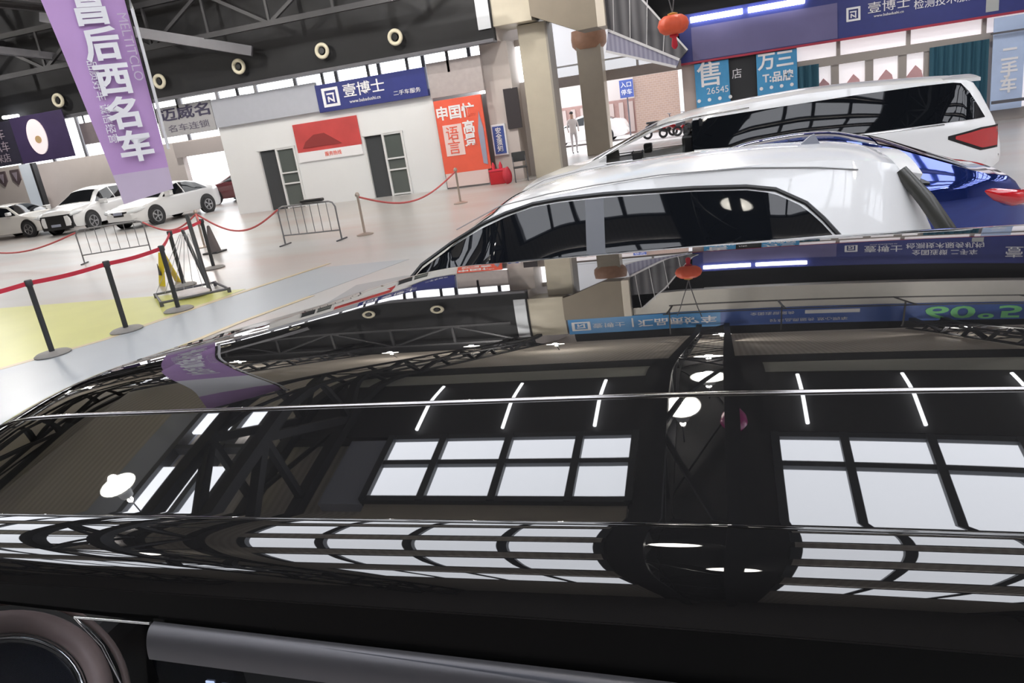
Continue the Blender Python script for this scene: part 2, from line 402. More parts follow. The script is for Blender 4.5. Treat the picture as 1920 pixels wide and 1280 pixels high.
for x in (-18.2,-15.72,-12.43,-10.77,-9.39,-8.02):
    struct(new('trim_%d' % (tno+1), B(((x-.04,23.5,3.6), (x+.04,23.58,4.25))), M_steel2)); tno += 1
struct(new('wall_front_panel', B(((-8.75,23.5,2.9),(-6.95,23.7,3.95))), mat('grey_pink_panel', (.40,.36,.36), .7, noise=.15)), 'grey pink wall panel right of the sign')
# poster over the counter
t = board('poster', 'red promotional board between the two office doors', 'poster', (-13.93,23.55,1.82), (-11.5,23.6,2.76), mat('crimson_board', (.50,.06,.06), .5, noise=.3, nscale=1.5))
bm = bmesh.new(); prism(bm, [(-13.7,1.95),(-13.55,2.15),(-13.2,2.35),(-12.8,2.36),(-12.45,2.12),(-12.2,1.95)], 23.53, 23.55)
new('picture', bm, mat('dark_red_print', (.25,.03,.03), .5), t)
new('lower_strip', B(((-13.93,23.545,1.5), (-11.52,23.6,1.82))), M_letter, t)
text('服务热线', .16, M_red2, t, (-12.6,23.54,1.66), name='small_lettering')
# big red-orange poster
t = board('poster', 'tall orange red poster with white characters right of the office', 'poster', (-8.68,23.42,.5), (-7.08,23.5,2.8), M_red2)
new('poster_foot', B(((-8.66,23.42,.06), (-7.2,23.5,.5))), mat('pale_pink', (.75,.6,.58), .6), t)
text('申国忙', .44, M_letter, t, (-8.0,23.41,2.36), sx=1.0, bold=.012)
new('white_patch', B(((-8.5,23.405,1.05), (-7.86,23.42,2.02))), mat('pale_print', (.8,.62,.6), .6), t)
text('语言', .46, M_red2, t, (-8.2,23.40,1.5), name='red_lettering', vert=True)
text('高景', .42, M_letter, t, (-7.62,23.41,1.65), vert=True, bold=.01)
bm = bmesh.new(); prism(bm, [(-7.33,1.7),(-7.22,2.3),(-7.14,1.75),(-7.16,.65),(-7.3,.7)], 23.40, 23.42)
new('picture', bm, mat('blue_grey_print', (.3,.32,.42), .5), t)
# wall piece right of the poster
struct(new('wall_front_right', B(((-7.05,23.9,0),(-6.15,26.8,4.25))), M_beige), 'beige wall beside the exit')
for a, b in (((-7.05,26.8,0),(-5.6,27.0,4.25)), ((-6.15,24.9,0),(-5.6,25.1,3.0)), ((-6.15,24.9,4.1),(-5.6,25.1,4.3)), ((-7.05,23.4,4.25),(-6.3,29,ZC))):
    struct(new('wall_front_right', B((a, b)), M_beige), 'beige wall piece beside the exit')
wno += 1
struct(new('window_%d' % wno, B(((-6.15,24.98,3.0),(-5.6,25.05,4.1))), M_win), 'bright window beside the column')
t = board('black_sign', 'tall black panel on the beige wall beside the column', 'panel', (-6.45,23.82,1.62), (-5.98,23.9,2.85), mat('black_panel', (.05,.045,.05), .3))
t = board('notice_board', 'blue notice board in white frame on the beige wall', 'sign', (-7.02,23.82,.85), (-6.55,23.9,1.82), M_letter)
new('blue_panel', B(((-6.97,23.80,.9), (-6.6,23.83,1.76))), mat('notice_blue', (.06,.1,.35), .4), t)
text('安全须知', .2, M_letter, t, (-6.785,23.79,1.33), vert=True, bold=.004)
# fire box and chair with red bag
t = thing('fire_box', 'red fire extinguisher box on the floor below the blue notice', 'box', (-6.85,23.3,0))
new('box_body', B(((-.25,-.14,0), (.25,.14,.4)), bev=.02), mat('fire_red', (.5,.02,.03), .35), t); new('box_lid', B(((-.26,-.15,.4), (.26,.15,.47)), bev=.015), M_redrope, t)
for x in (-.12,.12):
    e = new('extinguisher', lathe(bmesh.new(), [(.001,.45),(.055,.46),(.06,.58),(.03,.64),(.02,.68),(.001,.69)], (x,0,0), 14), M_redrope, t, 40)
t = thing('folding_chair', 'small dark folding chair beside the beige column', 'chair', (-6.05,23.15,0), .3)
bm = bmesh.new()
for sx in (-.2,.2):
    bar(bm, (sx,-.2,0), (sx,.18,.9), .014); bar(bm, (sx,.2,0), (sx,-.16,.46), .014)
new('chair_frame', bm, M_steel2, t)
new('seat', B(((-.22,-.2,.43), (.22,.16,.48)), bev=.015), M_post, t); new('backrest', B(((-.22,.12,.62), (.22,.17,.92)), bev=.02), M_post, t)
bm = bmesh.new(); bmesh.ops.create_icosphere(bm, subdivisions=3, radius=.2)
for v in bm.verts: v.co = Vector((v.co.x*.75, v.co.y*.7, v.co.z*1.35+.25+.02*math.sin(v.co.x*30)))
tag(new('bag', bm, mat('bag_red', (.5,.03,.05), .6, noise=.2), None, 60, (-6.46,23.0,0)), 'red bag standing on the floor left of the folding chair', 'bag')

# ------------------------------------------------------------------ columns, box head, beam, gallery
def tiled(name, a, b, label):
    return struct(new(name, B((a, b), bev=.02), M_tile), label)
tiled('column', (-5.72,23.75,0), (-4.85,24.6,4.6), 'square beige tiled column at the exit')
o = bpy.data.objects['column']
new('side_cover', B(((-4.86,23.73,0),(-4.80,24.62,4.6))), mat('darker_side', (.33,.31,.28), .5), o)  # darker cover over the whole right side of the column
tiled('column', (-5.15,30.7,0), (-4.2,31.6,4.2), 'second beige column in the exit porch')
o = bpy.data.objects['column.001']
new('column_band', lathe(bmesh.new(), [(.55,4.05),(.68,4.2),(.70,4.45),(.66,4.75)], (-4.68,31.15,0), 24), mat('terracotta_band', (.45,.26,.17), .5, noise=.2), o, 40)
struct(new('beam_head', B(((-6.35,23.2,4.62),(-5.1,24.9,7.1)), bev=.02), M_tile), 'beige boxed head on the column')
struct(new('beam_head_strip', B(((-6.75,23.1,4.6),(-6.35,23.6,7.1))), mat('pale_blue_strip', (.6,.63,.68), .5)), 'pale strip on the left of the boxed head')
struct(new('beam', prism(bmesh.new(), [(-5.1,4.72),(-3.76,4.1),(-3.17,4.12),(-3.17,6.05),(-5.1,6.05)], 23.05, 24.3), mat('brown_cladding', (.22,.19,.15), .6, noise=.12, nscale=2)), 'brown clad beam right of the boxed head')
struct(new('beam_end', B(((-3.17,23.02,4.1),(-2.93,24.3,6.05)), bev=.01), mat('pale_beige', (.6,.55,.48), .5)), 'pale end strip of the brown beam')
# inclined ribbed gallery
M_rib = ribbed('ribbed_grey', (.055,.055,.065), (.13,.13,.145), 'X', 1.1)
t = thing('gallery_panel', 'dark grey ribbed panel sloping down to the blue fascia', 'panel', (0,23.3,0))
new('ribbed_panel', prism(bmesh.new(), [(-2.92,3.99),(-.96,2.875),(-.72,3.1),(-1.8,4.61),(-2.6,5.6),(-2.93,5.6)], 0, .5), M_rib, t)
new('lower_grid', prism(bmesh.new(), [(-3.04,3.43),(-1.06,2.69),(-.96,2.875),(-2.92,3.99)], .02, .45), ribbed('grid_blue_grey', (.2,.2,.29), (.3,.3,.4), 'X', 2.4), t)
bm = bmesh.new(); beam(bm, (-2.92,0,3.99), (-.96,0,2.875), .05, .07); beam(bm, (-3.04,0,3.43), (-1.06,0,2.69), .05, .07); beam(bm, (-.72,0,3.1), (-2.6,0,5.6), .05, .05)
for x in (-2.75,-2.3,-1.85,-1.4): bar(bm, (x,-.02,3.99-(x+2.92)*.57), (x+.12,-.02,min(5.6, 3.1+(-.72-x)*1.33)), .012)
new('edge_trim', bm, mat('pale_edge', (.6,.6,.63), .4), t)
# raised blank parapet + blue sign, seen mirrored in the roof of the black car
t = struct(new('parapet', B(((-2.9,23.3,4.85),(14.5,23.9,6.05)), ((-.6,23.9,4.85),(14.5,30,4.95))), mat('grey_parapet', (.66,.64,.60), .6, noise=.05)), 'blank grey parapet above the exit')
t = board('sign_board', 'long blue sign with green number above the grey parapet', 'sign', (-5.05,23.2,6.05), (13.8,23.6,7.15), mat('sign_blue', (.05,.12,.42), .4, noise=.1))
new('sign_end_panel', B(((-5.04,23.18,6.06), (-.1,23.22,7.14))), mat('sign_light_blue', (.05,.26,.58), .4), t)
logo(t, -4.62, 23.17, 6.6, .62)
text('壹博士', .36, M_letter, t, (-3.72,23.16,6.6)); text('|', .7, M_letter, t, (-2.95,23.16,6.6)); text('汇品质好车', .52, M_letter, t, (-1.5,23.16,6.6), bold=.01)
text('好车品质服务 放心购车', .22, M_letter, t, (2.5,23.16,6.88), name='small_lettering'); text('全国连锁服务', .22, M_letter, t, (1.45,23.16,6.4), name='small_lettering')
new('white_strip', B(((2.4,23.17,6.28), (3.95,23.2,6.52)), bev=.02), M_letter, t)
text('60°5000', 1.05, mat('green_letter', (.25,.75,.3), .4), t, (8.0,23.16,6.6), name='green_lettering', sx=1.3, bold=.02)

# ------------------------------------------------------------------ navy fascia and storefront on the right
t = board('sign_board', 'long navy fascia with white logo above the storefront behind the white van', 'sign', (-.95,24.0,2.76), (15.9,24.3,4.1), M_navy)
new('red_edge', B(((-.95,23.98,2.72), (15.9,24.3,2.78))), mat('red_edge', (.35,.03,.06), .4), t)
new('faded_panel', B(((-.6,23.985,2.8), (3.35,24.02,3.72))), mat('faded_blue', (.13,.12,.26), .5, noise=.2, nscale=.8), t)
logo(t, 3.76, 23.99, 3.36, .36); text('壹博士', .3, M_letter, t, (4.65,23.98,3.42), sx=1.2); text('www.babadushi.cn', .1, M_letter, t, (4.65,23.98,3.22), name='small_lettering')
text('全国连锁 二手车', .24, M_letter, t, (6.3,23.98,3.62), name='small_lettering'); text('检测技术服务机构', .26, M_letter, t, (6.3,23.98,3.32), name='small_lettering')
new('pale_square', B(((7.0,23.98,2.86), (7.3,24.0,3.2))), mat('grey_square', (.4,.42,.42), .5), t)
text('壹博士', .5, M_letter, t, (8.6,23.98,3.6))
for i, (x0, x1) in enumerate(((-.6,.85), (1.0,2.5))):
    tag(new('fluorescent_tube', bar(bmesh.new(), (x0,23.925,3.92), (x1,23.925,3.92), .075, 10), M_tube), ['white tube light over the left end of the navy fascia', 'white tube light next right over the navy fascia'][i], 'tube light')
struct(new('wall_front_top', B(((-2.1,24.3,3.45),(16,24.6,4.9)), ((-5.05,24.0,7.15),(16,24.3,ZC))), M_fascia), 'dark wall above the navy fascia')
M_pink = mat('window_view', (.86,.82,.85), .3, emit=.42)
wno += 1
o = struct(new('window_%d' % wno, B(((2.3,24.3,0), (16,24.36,2.75))), M_pink), 'tall storefront windows with pale posters')
bm = bmesh.new(); box(bm, (2.2,24.12,2.1), (16,24.3,2.34)); box(bm, (2.2,24.14,0), (16,24.3,.3))
for x in (2.3,3.3,4.2,5.05,5.7,7.25,8.5,9.9,11.4): box(bm, (x-.1,24.16,0), (x+.1,24.3,2.1))
for x in (3.4,5.2,7.05,9.2): box(bm, (x-.05,24.2,2.34), (x+.05,24.3,2.75))
new('window_frame', bm, mat('taupe_frame', (.34,.31,.29), .5), o)
for i, x in enumerate((2.95,3.75,4.6,5.35)):
    bm = bmesh.new(); prism(bm, [(x-.25,1.4),(x+.25,1.4),(x+.2,1.62),(x+.05,1.78),(x-.1,1.6)], 24.27, 24.3)
    new('poster_print', bm, mat('rose_print', (.62,.36,.38), .5), o)
tag(new('curtain', (lambda bm: (grid_mesh(bm, lambda u, v: Vector((u, 24.05+.05*math.sin(u*28), v)), linsp(5.7,7.12,60), [.02,1.1,2.18]), bm)[1])(bmesh.new()), mat('teal_cloth', (.02,.085,.13), .8), None, 60), 'dark teal curtain hanging in the storefront', 'curtain')
tag(new('curtain', (lambda bm: (grid_mesh(bm, lambda u, v: Vector((u, 24.05+.05*math.sin(u*28), v)), linsp(2.3,2.85,24), [.02,1.1,2.2]), bm)[1])(bmesh.new()), mat('teal_cloth'), None, 60), 'narrow grey teal curtain beside the bright blue banner', 'curtain')
M_bb = mat('bright_blue_banner', (.06,.30,.58), .5, noise=.1)
t = board('banner', 'bright blue banner left of the dark doorway', 'banner', (-.58,24.05,1.2), (.4,24.1,2.70), M_bb)
text('售', .75, M_letter, t, (-.15,24.04,2.32), bold=.01); text('26545', .26, M_letter, t, (.05,24.04,1.88)); text('・・・・', .3, M_letter, t, (-.05,24.04,1.62), bold=.02)
t = board('banner', 'bright blue banner right of the dark doorway', 'banner', (1.17,24.05,1.2), (2.28,24.1,2.70), M_bb)
text('万三', .5, M_letter, t, (1.7,24.04,2.45), bold=.012); text('T:品牌', .3, M_letter, t, (1.75,24.04,2.0), bold=.008); text('・・・・', .28, M_letter, t, (1.7,24.04,1.72), bold=.02)
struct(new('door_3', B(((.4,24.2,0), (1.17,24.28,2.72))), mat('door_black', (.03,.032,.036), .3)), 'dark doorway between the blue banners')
text('店', .3, M_letter, bpy.data.objects['door_3'], (.62,24.19,2.25), name='door_lettering')
struct(new('wall_storefront', B(((-.95,24.15,0), (-.58,24.6,2.76)), ((.4,24.3,0), (2.3,24.5,2.75)), ((-.58,24.3,0),(.4,24.5,2.75))), mat('taupe_wall', (.40,.33,.31), .6)), 'taupe pier at the exit')
t = board('banner', 'pale blue vertical banner at the right end of the storefront', 'banner', (7.2,23.95,.3), (7.95,24.0,2.68), mat('pale_blue_banner', (.48,.60,.84), .5, noise=.2, nscale=1.5))
text('二手车', .42, M_letter, t, (7.6,23.94,1.3), vert=True, bold=.012)
struct(new('rail', B(((7.1,23.8,2.27),(15,23.86,2.32)), ((7.1,23.5,.5),(15,23.56,.58))), M_steel2), 'thin dark rail')
# lantern
t = thing('lantern', 'round red paper lantern hanging before the navy fascia', 'lantern', (-.82,18,3.45))
bm = bmesh.new(); n = 24
prof = [(.09,-.2),(.2,-.19),(.3,-.12),(.345,0),(.3,.12),(.2,.19),(.09,.2)]
for a in range(n):
    for k in (0,): pass
lathe(bm, prof, n=48)
for v in bm.verts:
    a = math.atan2(v.co.y, v.co.x); v.co.x *= 1-.04*abs(math.sin(a*9)); v.co.y *= 1-.04*abs(math.sin(a*9))
new('lantern_body', bm, mat('lantern_red', (.72,.10,.04), .5, noise=.1), t, 50)
new('lantern_cap', lathe(bmesh.new(), [(.1,.19),(.11,.23),(.04,.25)], n=16), mat('lantern_gold', (.6,.33,.06), .4), t, 40)
new('tassel', lathe(bmesh.new(), [(.09,-.2),(.1,-.24),(.05,-.27),(.07,-.44),(.03,-.5)], n=16), mat('tassel_red', (.5,.02,.04), .7), t, 40)
bm = bmesh.new(); bar(bm, (0,0,.24), (-.35,.6,1.9), .012, 6); bar(bm, (0,0,.24), (.3,0,1.9), .012, 6)
new('cord', bm, M_steel2, t)
bm = bmesh.new()
for y in (19,21.5): beam(bm, (-1.6,y,5.3), (13,y,5.3), .06, .06)
for x in (-1.5,1.5,4.5,7.5,10.5): beam(bm, (x,19,5.3), (x,21.5,5.3), .05, .05); beam(bm, (x,20.2,5.3), (x,20.2,7.0), .04, .04)
struct(new('ceiling_grid', bm, mat('grid_steel', (.06,.06,.06), .5)), 'hanging steel grid over the storefront')

# ------------------------------------------------------------------ exit porch and outdoors
struct(new('porch_header', B(((-7.0,31.8,2.78),(-.6,32.2,3.18))), mat('grey_beam', (.42,.38,.36), .6, noise=.1)), 'grey header beam over the exit')
wno += 1
o = struct(new('window_%d' % wno, B(((-7.0,31.95,3.18),(-.6,32.0,6.4))), mat('pale_window', (.75,.77,.82), .3, emit=.55)), 'pale window above the exit header')
new('window_frame', B(((-7.0,31.88,3.55),(-.6,31.94,3.62)), ((-3.0,31.88,3.18),(-2.9,31.94,5.0))), M_alum, o)
struct(new('wall_porch', B(((-7.3,30.3,4.6),(-6.9,32.2,ZC)), ((-7.05,27.0,0),(-6.7,32.2,4.6)), ((-.95,24.6,0),(-.6,32.2,4.9))), M_beige), 'beige porch side walls')
struct(new('ground', B(((-60,34,-.25),(40,90,-.02)), ((-60,29.3,-.25),(-7.1,34,-.02))), mat('sunlit_concrete', (.62,.58,.57), .8, noise=.1, nscale=.5)), 'sunlit concrete yard outside')
def brick_mat():
    mt = bpy.data.materials.new('pale_brick'); mt.use_nodes = True; nt = mt.node_tree; b = nt.nodes['Principled BSDF']
    tc = nt.nodes.new('ShaderNodeTexCoord'); mp = nt.nodes.new('ShaderNodeMapping'); mp.inputs['Rotation'].default_value = (PI/2,0,0)
    br = nt.nodes.new('ShaderNodeTexBrick'); br.inputs['Color1'].default_value = (.36,.25,.20,1); br.inputs['Color2'].default_value = (.33,.23,.19,1); br.inputs['Mortar'].default_value = (.42,.34,.3,1); br.inputs['Scale'].default_value = 2.2
    nt.links.new(tc.outputs['Object'], mp.inputs[0]); nt.links.new(mp.outputs[0], br.inputs['Vector']); nt.links.new(br.outputs['Color'], b.inputs['Base Color'])
    return mt
t = thing('building', 'sunlit pale brick building across the yard', 'building', (0,42,0))
new('brick_wall', B(((-4.2,0,0),(6,6,7.5))), brick_mat(), t)
new('building_corner', B(((-1.85,-.1,0),(-.9,0,5))), M_letter, t)
t = thing('yard_wall', 'pale wall with rose lower band beyond the exit', 'wall', (0,44,0))
new('wall_top', B(((-30,0,1.9),(-4.3,.3,3.4))), mat('pale_render', (.6,.56,.55), .8), t)
new('wall_base', B(((-30,-.05,0),(-4.3,.3,1.9))), mat('rose_render', (.36,.23,.21), .8, noise=.2), t)
bm = bmesh.new(); x = -29.5
while x < -4.5: box(bm, (x,-.12,.1), (x+.25,-.05,1.75)); x += .55
new('railing', bm, mat('pale_rail', (.5,.42,.4), .7), t)
t = board('road_sign', 'square blue sign on the pale wall beyond the exit', 'sign', (-4.92,41.8,1.98), (-4.2,41.9,2.88), mat('notice_blue'))
new('sign_post', bar(bmesh.new(), (-4.56,41.87,0), (-4.56,41.87,2.0), .04), M_steel2, t); text('入口', .3, M_letter, t, (-4.56,41.78,2.62)); text('停车', .3, M_letter, t, (-4.56,41.78,2.24))
# scooters outside the exit
def scooter(x, y, rz, label, col):
    t = thing('scooter', label, 'scooter', (x,y,0), rz, 'scooters parked in the yard')
    for k, px in enumerate((-.6,.6)):
        new('wheel', torus(bmesh.new(), (px,0,.23), .18, .055, (0,1,0), 20, 8), M_rubber, t, 60)
    bm = bmesh.new(); tube(bm, [(-.65,0,.5),(-.3,0,.62),(.05,0,.4),(.3,0,.28),(.5,0,.5),(.52,0,.85)], [.1,.15,.12,.1,.09,.05], 10)
    new('body', bm, col, t, 60)
    new('seat', B(((-.62,-.12,.68),(.0,.12,.78)), bev=.03), M_rubber, t)
    bm = bmesh.new(); bar(bm, (.6,0,.23), (.48,0,1.0), .025); bar(bm, (.48,-.28,1.02), (.48,.28,1.02), .018)
    new('handlebar', bm, M_steel2, t)
scooter(-2.6,36.5,.3,'dark scooter parked outside, left of three', M_post); scooter(-1.9,36.2,.5,'red scooter parked outside, middle of three', M_red); scooter(-1.2,36.0,.2,'grey scooter parked outside, right of three', M_steel2)

# ------------------------------------------------------------------ left back: signs and posters
t = board('sign_board', 'grey sign with dark characters hanging left of the office', 'sign', (-19.2,23.5,3.0), (-16.85,23.58,4.02), mat('silver_board', (.40,.40,.42), .5, noise=.08))
text('迈威名', .46, mat('dark_letter', (.05,.045,.09), .5), t, (-17.95,23.49,3.72), sx=1.6, bold=.008); text('名车连锁', .26, mat('grey_letter', (.16,.15,.2), .5), t, (-17.95,23.49,3.25), name='small_lettering', sx=1.7)
struct(new('wall_left_lintel', B(((-23.0,28.7,2.28),(-16.9,29,2.9))), mat('taupe_lintel', (.38,.34,.33), .7)), 'taupe lintel over the bright doorway')
t = board('sign_board', 'small grey brown board beside the purple banner', 'sign', (-22.4,23.3,3.2), (-20.6,23.38,3.95), mat('brown_grey_board', (.2,.17,.18), .5, noise=.15))
new('hanger', B(((-22.2,23.32,3.9),(-22.15,23.36,4.3)), ((-20.85,23.32,3.9),(-20.8,23.36,4.3))), M_steel2, t)
t = board('banner', 'dark violet banner with a glowing moon disc', 'banner', (-24.95,22.80,2.86), (-22.5,22.84,4.5), mat('violet_print', (.045,.03,.09), .5, noise=.4, nscale=1.2))
bm = bmesh.new(); lathe(bm, [(.001,-.02),(.5,-.02),(.5,.02),(.001,.02)], (0,0,0), 32, 'Y')
for v in bm.verts: v.co.z *= 1.25; v.co.x *= .85
new('moon_disc', bm, mat('moon_print', (.85,.75,.78), .5, emit=.25), t, None, (-23.9,22.78,3.72))
new('moon_core', lathe(bmesh.new(), [(.001,-.02),(.13,-.02),(.13,.02),(.001,.02)], (-23.85,22.75,3.62), 20, 'Y'), mat('gold_print', (.55,.38,.2), .5), t)
t = tag(new('fluorescent_tube', bar(bmesh.new(), (-25.3,22.92,4.58), (-24.6,22.92,4.55), .06, 10), M_tube), 'short white light above the moon banner', 'tube light')
t = board('sign_board', 'dark navy sign with two lines of pale characters at the far left', 'sign', (-28.5,22.9,2.9), (-25.0,23.0,4.45), mat('dark_navy_board', (.03,.028,.05), .5, noise=.2))
text('长城汽车', .42, mat('mauve_letter', (.35,.3,.36), .5), t, (-26.3,22.88,4.0), sx=1.0); text('诚信汽车', .4, mat('mauve_letter'), t, (-26.2,22.88,3.55)); text('欢迎来店', .34, mat('mauve_letter'), t, (-26.2,22.88,3.15), name='small_lettering')
for i, x in enumerate((-32.5,-31.5,-30.7)):
    t = tag(new('shield_plaque', prism(bmesh.new(), [(x-.26,2.83),(x+.26,2.83),(x+.24,2.39),(x,2.15),(x-.24,2.39)], 27.45, 27.5), mat('plaque_print', (.12,.09,.1), .5)), ['shield plaque leftmost under the dark navy sign', 'shield plaque in the middle under the dark navy sign', 'shield plaque rightmost under the dark navy sign'][i], 'plaque')
    new('plaque_panel', prism(bmesh.new(), [(x-.14,2.71),(x+.14,2.71),(x,2.33)], 27.43, 27.45), mat('mauve_letter'), t)
struct(new('wall_left_kiosk', B(((-42,27.5,0),(-30.4,27.65,3.0))), mat('cream_wall', (.66,.60,.57), .7)), 'cream wall under the dark navy sign')
wno += 1
struct(new('window_%d' % wno, B(((-30.4,27.5,0),(-29.7,27.56,3.0))), mat('grey_blue_glass', (.55,.6,.66), .2, emit=.25)), 'narrow glass door panel left of the white SUV')
struct(new('wall_left_post', B(((-29.7,27.45,0),(-29.58,27.7,3.0))), M_steel), 'thin dark post')
# ring lights
for i, x in enumerate((-22.65,-18.23,-15.05,-11.94,-9.39)):
    t = thing('ring_fixture', ['round cream ring fixture on the dark cladding, far left behind the purple banner', 'round cream ring fixture above the grey character sign', 'round cream ring fixture above the left office door', 'round cream ring fixture above the navy logo sign', 'round cream ring fixture nearest the column'][i], 'ring fixture', (x,22.95,4.82), 0, 'cream ring fixtures on the dark cladding')
    new('ring', torus(bmesh.new(), (0,0,0), .19, .06, (0,1,0)), mat('cream_ring', (.66,.62,.48), .5), t, 60)
    new('hub', lathe(bmesh.new(), [(.001,-.02),(.09,-.02),(.09,.15),(.001,.15)], n=16, axis='Y'), M_trimblack, t)
    new('bracket', bar(bmesh.new(), (0,.0,0), (0,.22,0), .03), M_steel2, t)

# ------------------------------------------------------------------ generic car
def make_car(name, label, loc, rz, sp, paint, group=None):
    """local x runs from the nose (0) to the tail (L); the roof, bonnet and sides come from sp"""
    t = thing(name, label, 'car', loc, rz, group)
    L, W = sp['L'], sp['W']; top = sp['top']; belt = sp['belt']; g0, g1 = sp['gh']
    crown = sp.get('crown', .055); wr = sp['wr']
    def plan(x):   # half width, rounded at both ends
        e = min(x, L-x); r = sp.get('nose', .55)
        k = 1 if e >= r else 1-.30*(1-e/r)**2
        return W/2*k
    def T(x): return sm(x, top, sp.get('h', .08))
    def Bz(x): return min(interp(x, belt), T(x)-.03)
    def gh(x): return max(0, min(1, (T(x)-Bz(x)-.03)/.42))
    def edge(x):
        g = gh(x); w = plan(x)
        return w*.965*(1-g) + wr*(plan(x)/(W/2))*g, T(x)-(.03*(1-g)+crown*g)
    def topz(x, y):
        we, ze = edge(x); return T(x)-(T(x)-ze)*(y/we)**2
    def sidey(x, z):
        we, ze = edge(x); b = Bz(x); w = plan(x)*.97
        k = max(0, min(1, (z-b)/max(ze-b, .001)))
        return w+(we-w)*(k**1.15)
    low = sp.get('low', .2)
    xs = sorted(set([0,.01,.04,.08,.14,.2,.3,.4] + linsp(.5, L-.5, 56) + [L-.4,L-.3,L-.2,L-.14,L-.08,L-.04,L-.01,L]))
    bm = bmesh.new(); rows = []
    for x in xs:
        w = plan(x); b = Bz(x); we, ze = edge(x)
        e = min(x, L-x); lift = .12*max(0, 1-e/.35)**2
        sec = [(w*.80, low+lift), (w*.95, low+.02+lift), (w*.985, low+.14+lift), (w, .5*(low+b)), (w*.995, b-.12), (w*.985, b-.04), (w*.97, b)]
        for k in (.25,.5,.75,.92): 
            z = b+(ze-b)*k; sec.append((sidey(x, z), z))
        sec.append((we, ze))
        for k in (.93,.8,.6,.4,.2): sec.append((we*k, topz(x, we*k)))
        row = [bm.verts.new((x, -y, z)) for y, z in sec] + [bm.verts.new((x, 0, T(x)))] + [bm.verts.new((x, y, z)) for y, z in sec[::-1]]
        rows.append(row)
    for a, c in zip(rows, rows[1:]):
        xm = (a[0].co.x+c[0].co.x)/2; op = sp.get('open')
        for i in range(len(a)-1):
            j = min(i, 33-i)
            if op and ((op[0] < xm < op[1] and 6 <= j <= 9) or (op[2] < xm < op[3] and j >= 12)): continue
            bm.faces.new((a[i], c[i], c[i+1], a[i+1]))
        bm.faces.new((a[-1], c[-1], c[0], a[0]))
    bm.faces.new(rows[0][::-1]); bm.faces.new(rows[-1])
    bmesh.ops.recalc_face_normals(bm, faces=bm.faces[:])
    new('body', bm, paint, t, 38)
    # side windows: (name, bottom curve, top curve)
    for s in sp.get('sides', (-1, 1)):
        for wn, bot, tp, mt in sp['wins']:
            x0, x1 = max(bot[0][0], tp[0][0]), min(bot[-1][0], tp[-1][0])
            bm = bmesh.new(); us = linsp(x0, x1, 26)
            def fn(u, v, off=.007):
                zb, zt = interp(u, bot), interp(u, tp); z = zb+(max(zt-zb, .004))*v
                return Vector((u, s*(sidey(u, z)+off), z))
            grid_mesh(bm, fn, us, linsp(0, 1, 6))
            bmesh.ops.recalc_face_normals(bm, faces=bm.faces[:])
            f0 = bm.faces[len(bm.faces)//2] if False else None
            o = new(wn, bm, mt, t, 50)
        for pts, r, mt, nm in sp.get('strips', []):
            bm = bmesh.new(); tube(bm, [(x, s*(sidey(x, z)+.008), z) for x, z in pts], r, 6); new(nm, bm, mt, t, 50)
    # windscreen, rear glass, sunroof
    for nm, x0, x1, k, mt in sp.get('tops', []):
        bm = bmesh.new()
        grid_mesh(bm, lambda u, v: Vector((u, v*edge(u)[0]*k, topz(u, v*edge(u)[0]*k)+.007)), linsp(x0, x1, 14), linsp(-1, 1, 13))
        bmesh.ops.recalc_face_normals(bm, faces=bm.faces[:]); new(nm, bm, mt, t, 50)
    # wheels
    R = sp.get('R', .33)
    for x in sp['axles']:
        for s in (-1, 1):
            y = s*(plan(x)-.10)
            new('wheel_arch', lathe(bmesh.new(), [(.001,-.012),(R+.07,-.012),(R+.075,.0),(R+.07,.012),(.001,.012)], (x,s*(plan(x)+.0),R+.02), 28, 'Y'), M_trimblack, t, 40)
            wh = new('wheel', lathe(bmesh.new(), [(R*.62,-.11),(R*.9,-.115),(R,-.08),(R,.08),(R*.9,.115),(R*.62,.11)], (x,y+s*.02,R), 28, 'Y'), M_rubber, t, 40)
            bm = bmesh.new(); yo = y+s*.13
            torus(bm, (x,yo,R), R*.62, .018, (0,1,0), 28, 6)
            for k in range(5):
                a = 2*PI*k/5
                for d in (-.13,.13): beam(bm, (x+.04*math.cos(a),yo,R+.04*math.sin(a)), (x+R*.62*math.cos(a+d),yo,R+R*.62*math.sin(a+d)), .03, .025)
            lathe(bm, [(.001,-.02),(.05,-.02),(.05,.02),(.001,.02)], (x,yo,R), 12, 'Y')
            new('rim', bm, M_alu, wh, 40)
    for fn in sp.get('extra', []): fn(t, dict(T=T, B=Bz, plan=plan, sidey=sidey, topz=topz, edge=edge, L=L, W=W))
    return t

def lamp_patch(nm, t, q, x0, x1, z0, z1, mt, tip=None, s=-1, off=.012):
    """lamp that wraps the body side between x0..x1 and z0..z1; tip pulls the front end to a point"""
    bm = bmesh.new()
    def fn(u, v):
        k = (u-x0)/(x1-x0); zm = z0+(z1-z0)*(tip if tip is not None else .5)
        f = min(1, .15+k*1.4) if tip is not None else 1
        z = zm+(z0+(z1-z0)*v-zm)*f
        y = q['plan'](u)*(.995 if z < q['B'](u) else .975)
        if z > q['B'](u): y = q['sidey'](u, z)
        return Vector((u, s*(y+off), z))
    grid_mesh(bm, fn, linsp(x0, x1, 14), linsp(0, 1, 6))
    bmesh.ops.recalc_face_normals(bm, faces=bm.faces[:])
    r = bmesh.ops.extrude_face_region(bm, geom=bm.faces[:])
    for v in r['geom']:
        if isinstance(v, bmesh.types.BMVert): v.co.y -= s*.03
    return new(nm, bm, mt, t, 50)

